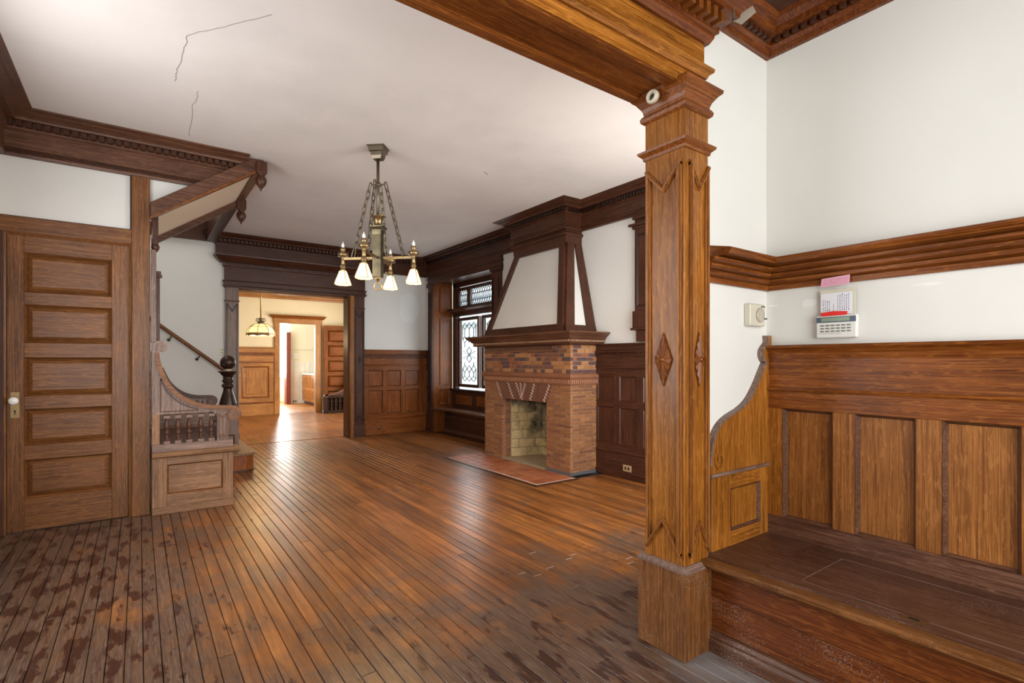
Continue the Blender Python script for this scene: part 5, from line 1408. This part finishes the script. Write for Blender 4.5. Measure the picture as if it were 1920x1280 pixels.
# ================================================================== DINING ROOM
fdn = face('Y-', 13.30)
OX, OZ_ = wood('oak', 'x'), wood('oak', 'z')
dw = thing('trim_17', 'golden oak wainscot with one large panel beside the kitchen doorway', 'wainscot', (2.2, 13.28, 0), kind='structure')
MB().fbox(fdn, 0.0, 2.62, 0, 0.28, 0, .025).build('baseboard', OX, dw, bev=.003)
MB().fbox(fdn, 0.0, 2.62, 0.28, 0.31, 0, .045).fbox(fdn, 0, 2.62, 1.23, 1.26, 0, .045).build('moulding', wood('red', 'x'), dw, bev=.006)
MB().fbox(fdn, 0.0, 2.62, 0.31, 1.23, 0, .018).build('field', OX, dw)
for a, b in ((1.93, 2.50), (1.15, 1.75), (0.4, 0.98)):
    MB().fbox(fdn, a + .08, b - .08, 0.50, 1.06, .012, .03).build('panel', OZ_, dw, bev=.006)
    MB().ring(fdn, a, b, 0.41, 1.15, .03, .01, .034, .022).build('panel_moulding', wood('red', 'x'), dw)
MB().fbox(fdn, 0.0, 2.62, 1.26, 1.40, 0, .022).build('frieze', OX, dw)
MB().fbox(fdn, 0.0, 2.62, 1.40, 1.47, 0, .05).build('dentil_band', wood('red', 'x'), dw, bev=.003)
q = MB()
for i in range(60): q.fbox(fdn, 0.02 + i * .043, 0.045 + i * .043, 1.42, 1.465, .05, .07)
q.build('dentil_row', wood('red', 'z'), dw, kind='stuff')
MB().fbox(fdn, 0.0, 2.62, 1.47, 1.575, 0, .06).fbox(fdn, 0, 2.62, 1.575, 1.60, 0, .085).build('cap', OX, dw, bev=.005)
dcs = thing('trim_18', 'golden oak casing with flared cap round the kitchen doorway', 'casing', (3.15, 13.28, 0), kind='structure')
MB().fbox(fdn, 2.615, 2.735, 0, 2.20, -.12, .04).build('casing_side', OZ_, dcs, bev=.004)
MB().fbox(fdn, 3.565, 3.715, 0, 2.20, -.12, .04).build('casing_side', OZ_, dcs, bev=.004)
MB().fbox(fdn, 2.60, 3.73, 2.185, 2.31, -.12, .045).build('casing_head', OX, dcs, bev=.004)
MB().sweep([(2.58, 13.30), (2.58, 13.255), (3.75, 13.255), (3.75, 13.30)], [(-.04, 2.30), (0.01, 2.30), (0.03, 2.33), (0.06, 2.36), (0.075, 2.375), (-.04, 2.375)], 1).build('casing_cap', wood('red', 'x'), dcs)
dcr = MB().sweep([(-0.2, 13.30), (4.8, 13.30)], [(0, 2.76), (.03, 2.76), (.04, 2.80), (.06, 2.82), (.07, 2.88), (.12, 2.95), (.13, 3.0), (0, 3.0)], 1).build('trim_19', OX, label='orange oak crown along the dining room end wall', cat='cornice', kind='structure')

# open five-panel door leaning back against the dining wall
do = thing('door_2', 'open reddish five-panel door standing against the dining room wall', 'door', (3.74, 13.18, 0), kind='structure')
do.rotation_euler = (0, 0, radians(-11))
fo = lambda u, v, d: (3.74 + u, 13.18 - d, v)
R2, R2X = wood('red', 'z'), wood('red', 'x')
MB().fbox(fo, 0, .10, 0.01, 2.16, -.02, .02).build('stile', R2, do, bev=.002)
MB().fbox(fo, .72, .82, 0.01, 2.16, -.02, .02).build('stile', R2, do, bev=.002)
pz2 = [(0.24, .52), (.62, .90), (1.0, 1.28), (1.38, 1.66), (1.75, 2.04)]
zz = [0.01] + [z for p in pz2 for z in p] + [2.16]
for i in range(0, len(zz), 2): MB().fbox(fo, .10, .72, zz[i], zz[i + 1], -.02, .02).build('rail', R2X, do, bev=.002)
for a, b in pz2:
    p = MB().frustum(fo, .115, .705, a + .015, b - .015, .035, -.012, .012).build('raised_panel', R2X, do)
    MB().ring(fo, .10, .72, a, b, .014, -.02, .022, -.004).build('panel_moulding', wood('dark', 'x'), p)

# dark scroll-ended rail by that door
dsr = thing('scroll_screen', 'dark low scroll screen with spindles beside the open dining door', 'screen', (4.0, 12.75, 0))
fq = face('Y-', 12.75)
MB().fbox(fq, 3.60, 4.6, 0, .075, -.05, .03).fbox(fq, 3.62, 4.6, .375, .43, -.04, .02).build('rail', wood('black', 'x'), dsr, bev=.004)
swd = spline([(4.33, 1.05), (4.30, .90), (4.22, .72), (4.08, .56), (3.9, .48), (3.70, .45)], 5)
MB().prism(fq, [(4.6, .43), (4.6, 1.08)] + swd + [(3.70, .43)], -.03, .0).build('scroll_panel', wood('dark', 'x'), dsr)
q = MB(); strip(q, fq, swd + spiral(3.68, .43, .045, pi / 2 + .5, 1.2, 1)[3:], .04, -.04, .03); q.build('scroll_rail', wood('seat', 'x'), dsr)
MB().lathe([(0, .03), (.06, .03), (.06, -.04), (0, -.04)], (4.37, 12.75, 1.08), 16, 'y', smooth=False).build('volute', wood('grey', 'x'), dsr)
spd = spindle_mesh(.30, wood('black', 'z'))
for i in range(8): piece('spindle', spd, dsr, (3.80 + i * .10, 12.76, .075), (1.3, 1.3, 1))
MB().fbox(fq, 3.60, 3.70, .075, .40, -.04, .015).build('end_post', wood('black', 'z'), dsr, bev=.003)
MB().fbox(fq, 3.70, 4.6, .075, .38, -.06, -.05).build('back_panel', wood('black', 'x'), dsr)

# pendant dome lamp
px_, py_ = 1.853, 10.6
pe = thing('pendant_lamp', 'amber glass dome pendant lamp hanging in the dining room', 'pendant lamp', (px_, py_, 1.74))
MB().lathe([(.012, 0), (.012, .93)], (px_, py_, 2.07), 10).build('rod', BRASS, pe)
MB().lathe([(.05, 3.0), (.05, 2.97), (.012, 2.95)], (px_, py_, 0), 14).build('canopy_plate', BRASS, pe)
AMB = plain('amber_glass', (0.85, 0.68, 0.36), .35, emit=(1.0, .72, .28), es=1.5, noise=0)
dome = [(.248, 1.752), (.246, 1.80), (.225, 1.86), (.185, 1.915), (.125, 1.955), (.06, 1.975)]
ring8 = []
for i in range(8):
    v = []; f = []
    for r, z in dome:
        for t in (i, i + 1):
            a = 2 * pi * (t + .5) / 8; v.append((px_ + r * cos(a), py_ + r * sin(a), z))
    for j in range(len(dome) - 1): f.append((2 * j, 2 * j + 1, 2 * j + 3, 2 * j + 2))
    MB().add(v, f).build('glass_panel', AMB, pe)
rb = MB()
for i in range(8):
    a = 2 * pi * (i + .5) / 8; b = 2 * pi * (i + 1.5) / 8
    rb.tube([(px_ + (r + .004) * cos(a), py_ + (r + .004) * sin(a), z) for r, z in dome], .006, 6)
    rb.tube([(px_ + .189 * cos(a), py_ + .189 * sin(a), 1.916), (px_ + .189 * cos(b), py_ + .189 * sin(b), 1.916)], .004, 5)
rb.build('ribs', BRASS, pe)
sk = MB()
for i in range(8):
    a = 2 * pi * (i + .5) / 8; b = 2 * pi * (i + 1.5) / 8; m_ = (a + b) / 2
    p = [(px_ + .252 * cos(t), py_ + .252 * sin(t)) for t in (a, b)]; r_ = .252 * cos(pi / 8)
    mm = (px_ + r_ * cos(m_), py_ + r_ * sin(m_))
    sk.add([(*p[0], 1.80), (*mm, 1.80), (*p[1], 1.80), (*p[1], 1.735), (*mm, 1.76), (*p[0], 1.735)], [(0, 1, 2, 3, 4, 5)])
sk.build('pierced_skirt', plain('brown_metal', (.20, .11, .05), .5, .5), pe)
cr_ = MB().lathe([(.07, 1.972), (.055, 2.0), (.03, 2.01), (.03, 2.05), (.015, 2.08)], (px_, py_, 0), 16)
for i in range(6):
    a = pi * i / 3
    cr_.tube([(px_ + .03 * cos(a), py_ + .03 * sin(a), 2.0), (px_ + .085 * cos(a), py_ + .085 * sin(a), 2.03), (px_ + .07 * cos(a), py_ + .07 * sin(a), 2.075), (px_ + .045 * cos(a), py_ + .045 * sin(a), 2.06)], .008, 6)
cr_.build('crown', BRONZE, pe)
lp = bpy.data.lights.new('pendant_bulb', 'POINT'); lp.energy = 22; lp.color = (1.0, 0.72, 0.38); lp.shadow_soft_size = .08
lo = bpy.data.objects.new('pendant_bulb', lp); COL.objects.link(lo); lo.location = (px_, py_, 1.72)

# ================================================================== KITCHEN
kb = bpy.data.objects['wall_kitchen_back']
fkb = face('Y-', 16.25)
tmt = piece_mat('kitchen_tile', [(.78, .77, .73), (.84, .83, .79), (.80, .79, .74)], .2, (2, 2, 2), .05, .02)
for r in range(8):
    for c in range(12):
        piece('tile', unit_mesh(tmt, .02), kb, (3.66 + c * .155 + (r % 2) * .0, 16.244, .08 + r * .155), (.150, .012, .150))
MB().fbox(fkb, 3.64, 6.0, 1.62, 1.65, 0, .03).build('trim_20', KITW, label='thin pale rail on the kitchen wall above the tiles', cat='rail', kind='structure')
cab = thing('kitchen_cabinet', 'golden wood kitchen base cabinet with carved doors and white top', 'cabinet', (4.15, 15.4, 0))
MB().box(3.98, 4.55, 14.75, 16.20, .09, .87).build('body', OZ_, cab)
MB().box(4.03, 4.55, 14.75, 16.20, 0, .09).build('toe_kick', wood('dark', 'y'), cab)
MB().box(3.94, 4.58, 14.70, 16.22, .87, .91).build('countertop', plain('white_counter', (.74, .72, .66), .3), cab, bev=.004)
fc_ = face('X-', 3.98)
for i in range(3):
    a = 14.80 + i * .465
    d_ = MB().fbox(fc_, a, a + .43, .13, .83, 0, .02).build('door', OZ_, cab, bev=.003)
    for z0, z1 in ((.17, .44), (.50, .79)):
        MB().fbox(fc_, a + .05, a + .19, z0, z1, .018, .03).fbox(fc_, a + .24, a + .38, z0, z1, .018, .03).build('door_panel', wood('gold', 'z'), d_, bev=.006)
    MB().lathe([(.012, 0), (.018, -.02), (0, -.025)], (3.96, a + .39, .62), 10, 'x').build('knob', BRASS, d_)
MB().box(3.50, 3.62, 16.10, 16.37, 0, 2.12).build('trim_21', plain('maroon_paint', (.20, .045, .03), .45), label='maroon painted post at the kitchen wall end', cat='post', kind='structure')
ko = thing('kitchen_outlet', 'white outlet at the foot of the tiled kitchen wall', 'outlet', (3.75, 16.23, .05))
MB().fbox(fkb, 3.68, 3.84, .035, .115, .012, .02).build('plate', WHITEP, ko, bev=.002)
MB().fbox(fkb, 3.71, 3.75, .055, .095, .02, .024).fbox(fkb, 3.77, 3.81, .055, .095, .02, .024).build('socket', BLACK, ko)
ks = thing('kitchen_switch', 'white double switch plate on the kitchen wall above tiles', 'light switch', (3.8, 16.23, 1.38))
MB().fbox(fkb, 3.68, 3.86, 1.34, 1.50, .012, .022).build('plate', PORC, ks, bev=.003)
MB().fbox(fkb, 3.72, 3.74, 1.40, 1.44, .02, .034).fbox(fkb, 3.80, 3.82, 1.40, 1.44, .02, .034).build('toggle', CREAMP, ks)
kw = thing('window_2', 'bright kitchen window seen through the inner doorway', 'window', (3.4, 17.35, .75), kind='structure')
fkw = face('Y-', 17.34)
WP = plain('white_paint', (.80, .78, .72), .4, noise=.02)
q = MB()
for a, b in ((2.9, 2.97), (3.88, 3.95)): q.fbox(fkw, a, b, .75, 2.5, -.03, .05)
q.fbox(fkw, 2.9, 3.95, 2.43, 2.5, -.03, .05).fbox(fkw, 2.9, 3.95, 1.60, 1.66, -.03, .04)
q.build('window_frame', WP, kw, bev=.003)
MB().fbox(fkw, 2.85, 4.0, .72, .77, -.03, .10).build('window_sill', WP, kw, bev=.003)
for z0, z1 in ((.77, 1.60), (1.66, 2.43)): MB().fbox(fkw, 2.97, 3.88, z0, z1, -.004, 0.0).build('pane', glass_mat(), kw)

# ================================================================== OUTSIDE
hs = thing('neighbour_house', 'pale clapboard house with blue grey roof outside the leaded window', 'house', (10.6, 15, -1))
MB().box(10.2, 10.5, 4, 24, -1, 2.75).build('house_wall', plain('white_siding', (.74, .77, .78), .7), hs)
cl = unit_mesh(plain('white_clapboard', (.78, .81, .82), .7), .02)
for i in range(24): piece('clapboard', cl, hs, (10.18, 14, -.9 + i * .15), (.035, 20, .142))
MB().prism(lambda u, v, d: (u, d, v), [(9.9, 2.70), (10.2, 2.9), (12.0, 4.1), (12.0, 4.0), (10.2, 2.75), (9.9, 2.62)], 4, 24).build('roof', plain('blue_roof', (.46, .55, .60), .7), hs)
MB().box(4.9, 30, -5, 40, -1.1, -1.0).build('ground', plain('yard', (.30, .32, .26), .9), label='pale yard ground outside the house', cat='ground', kind='structure')
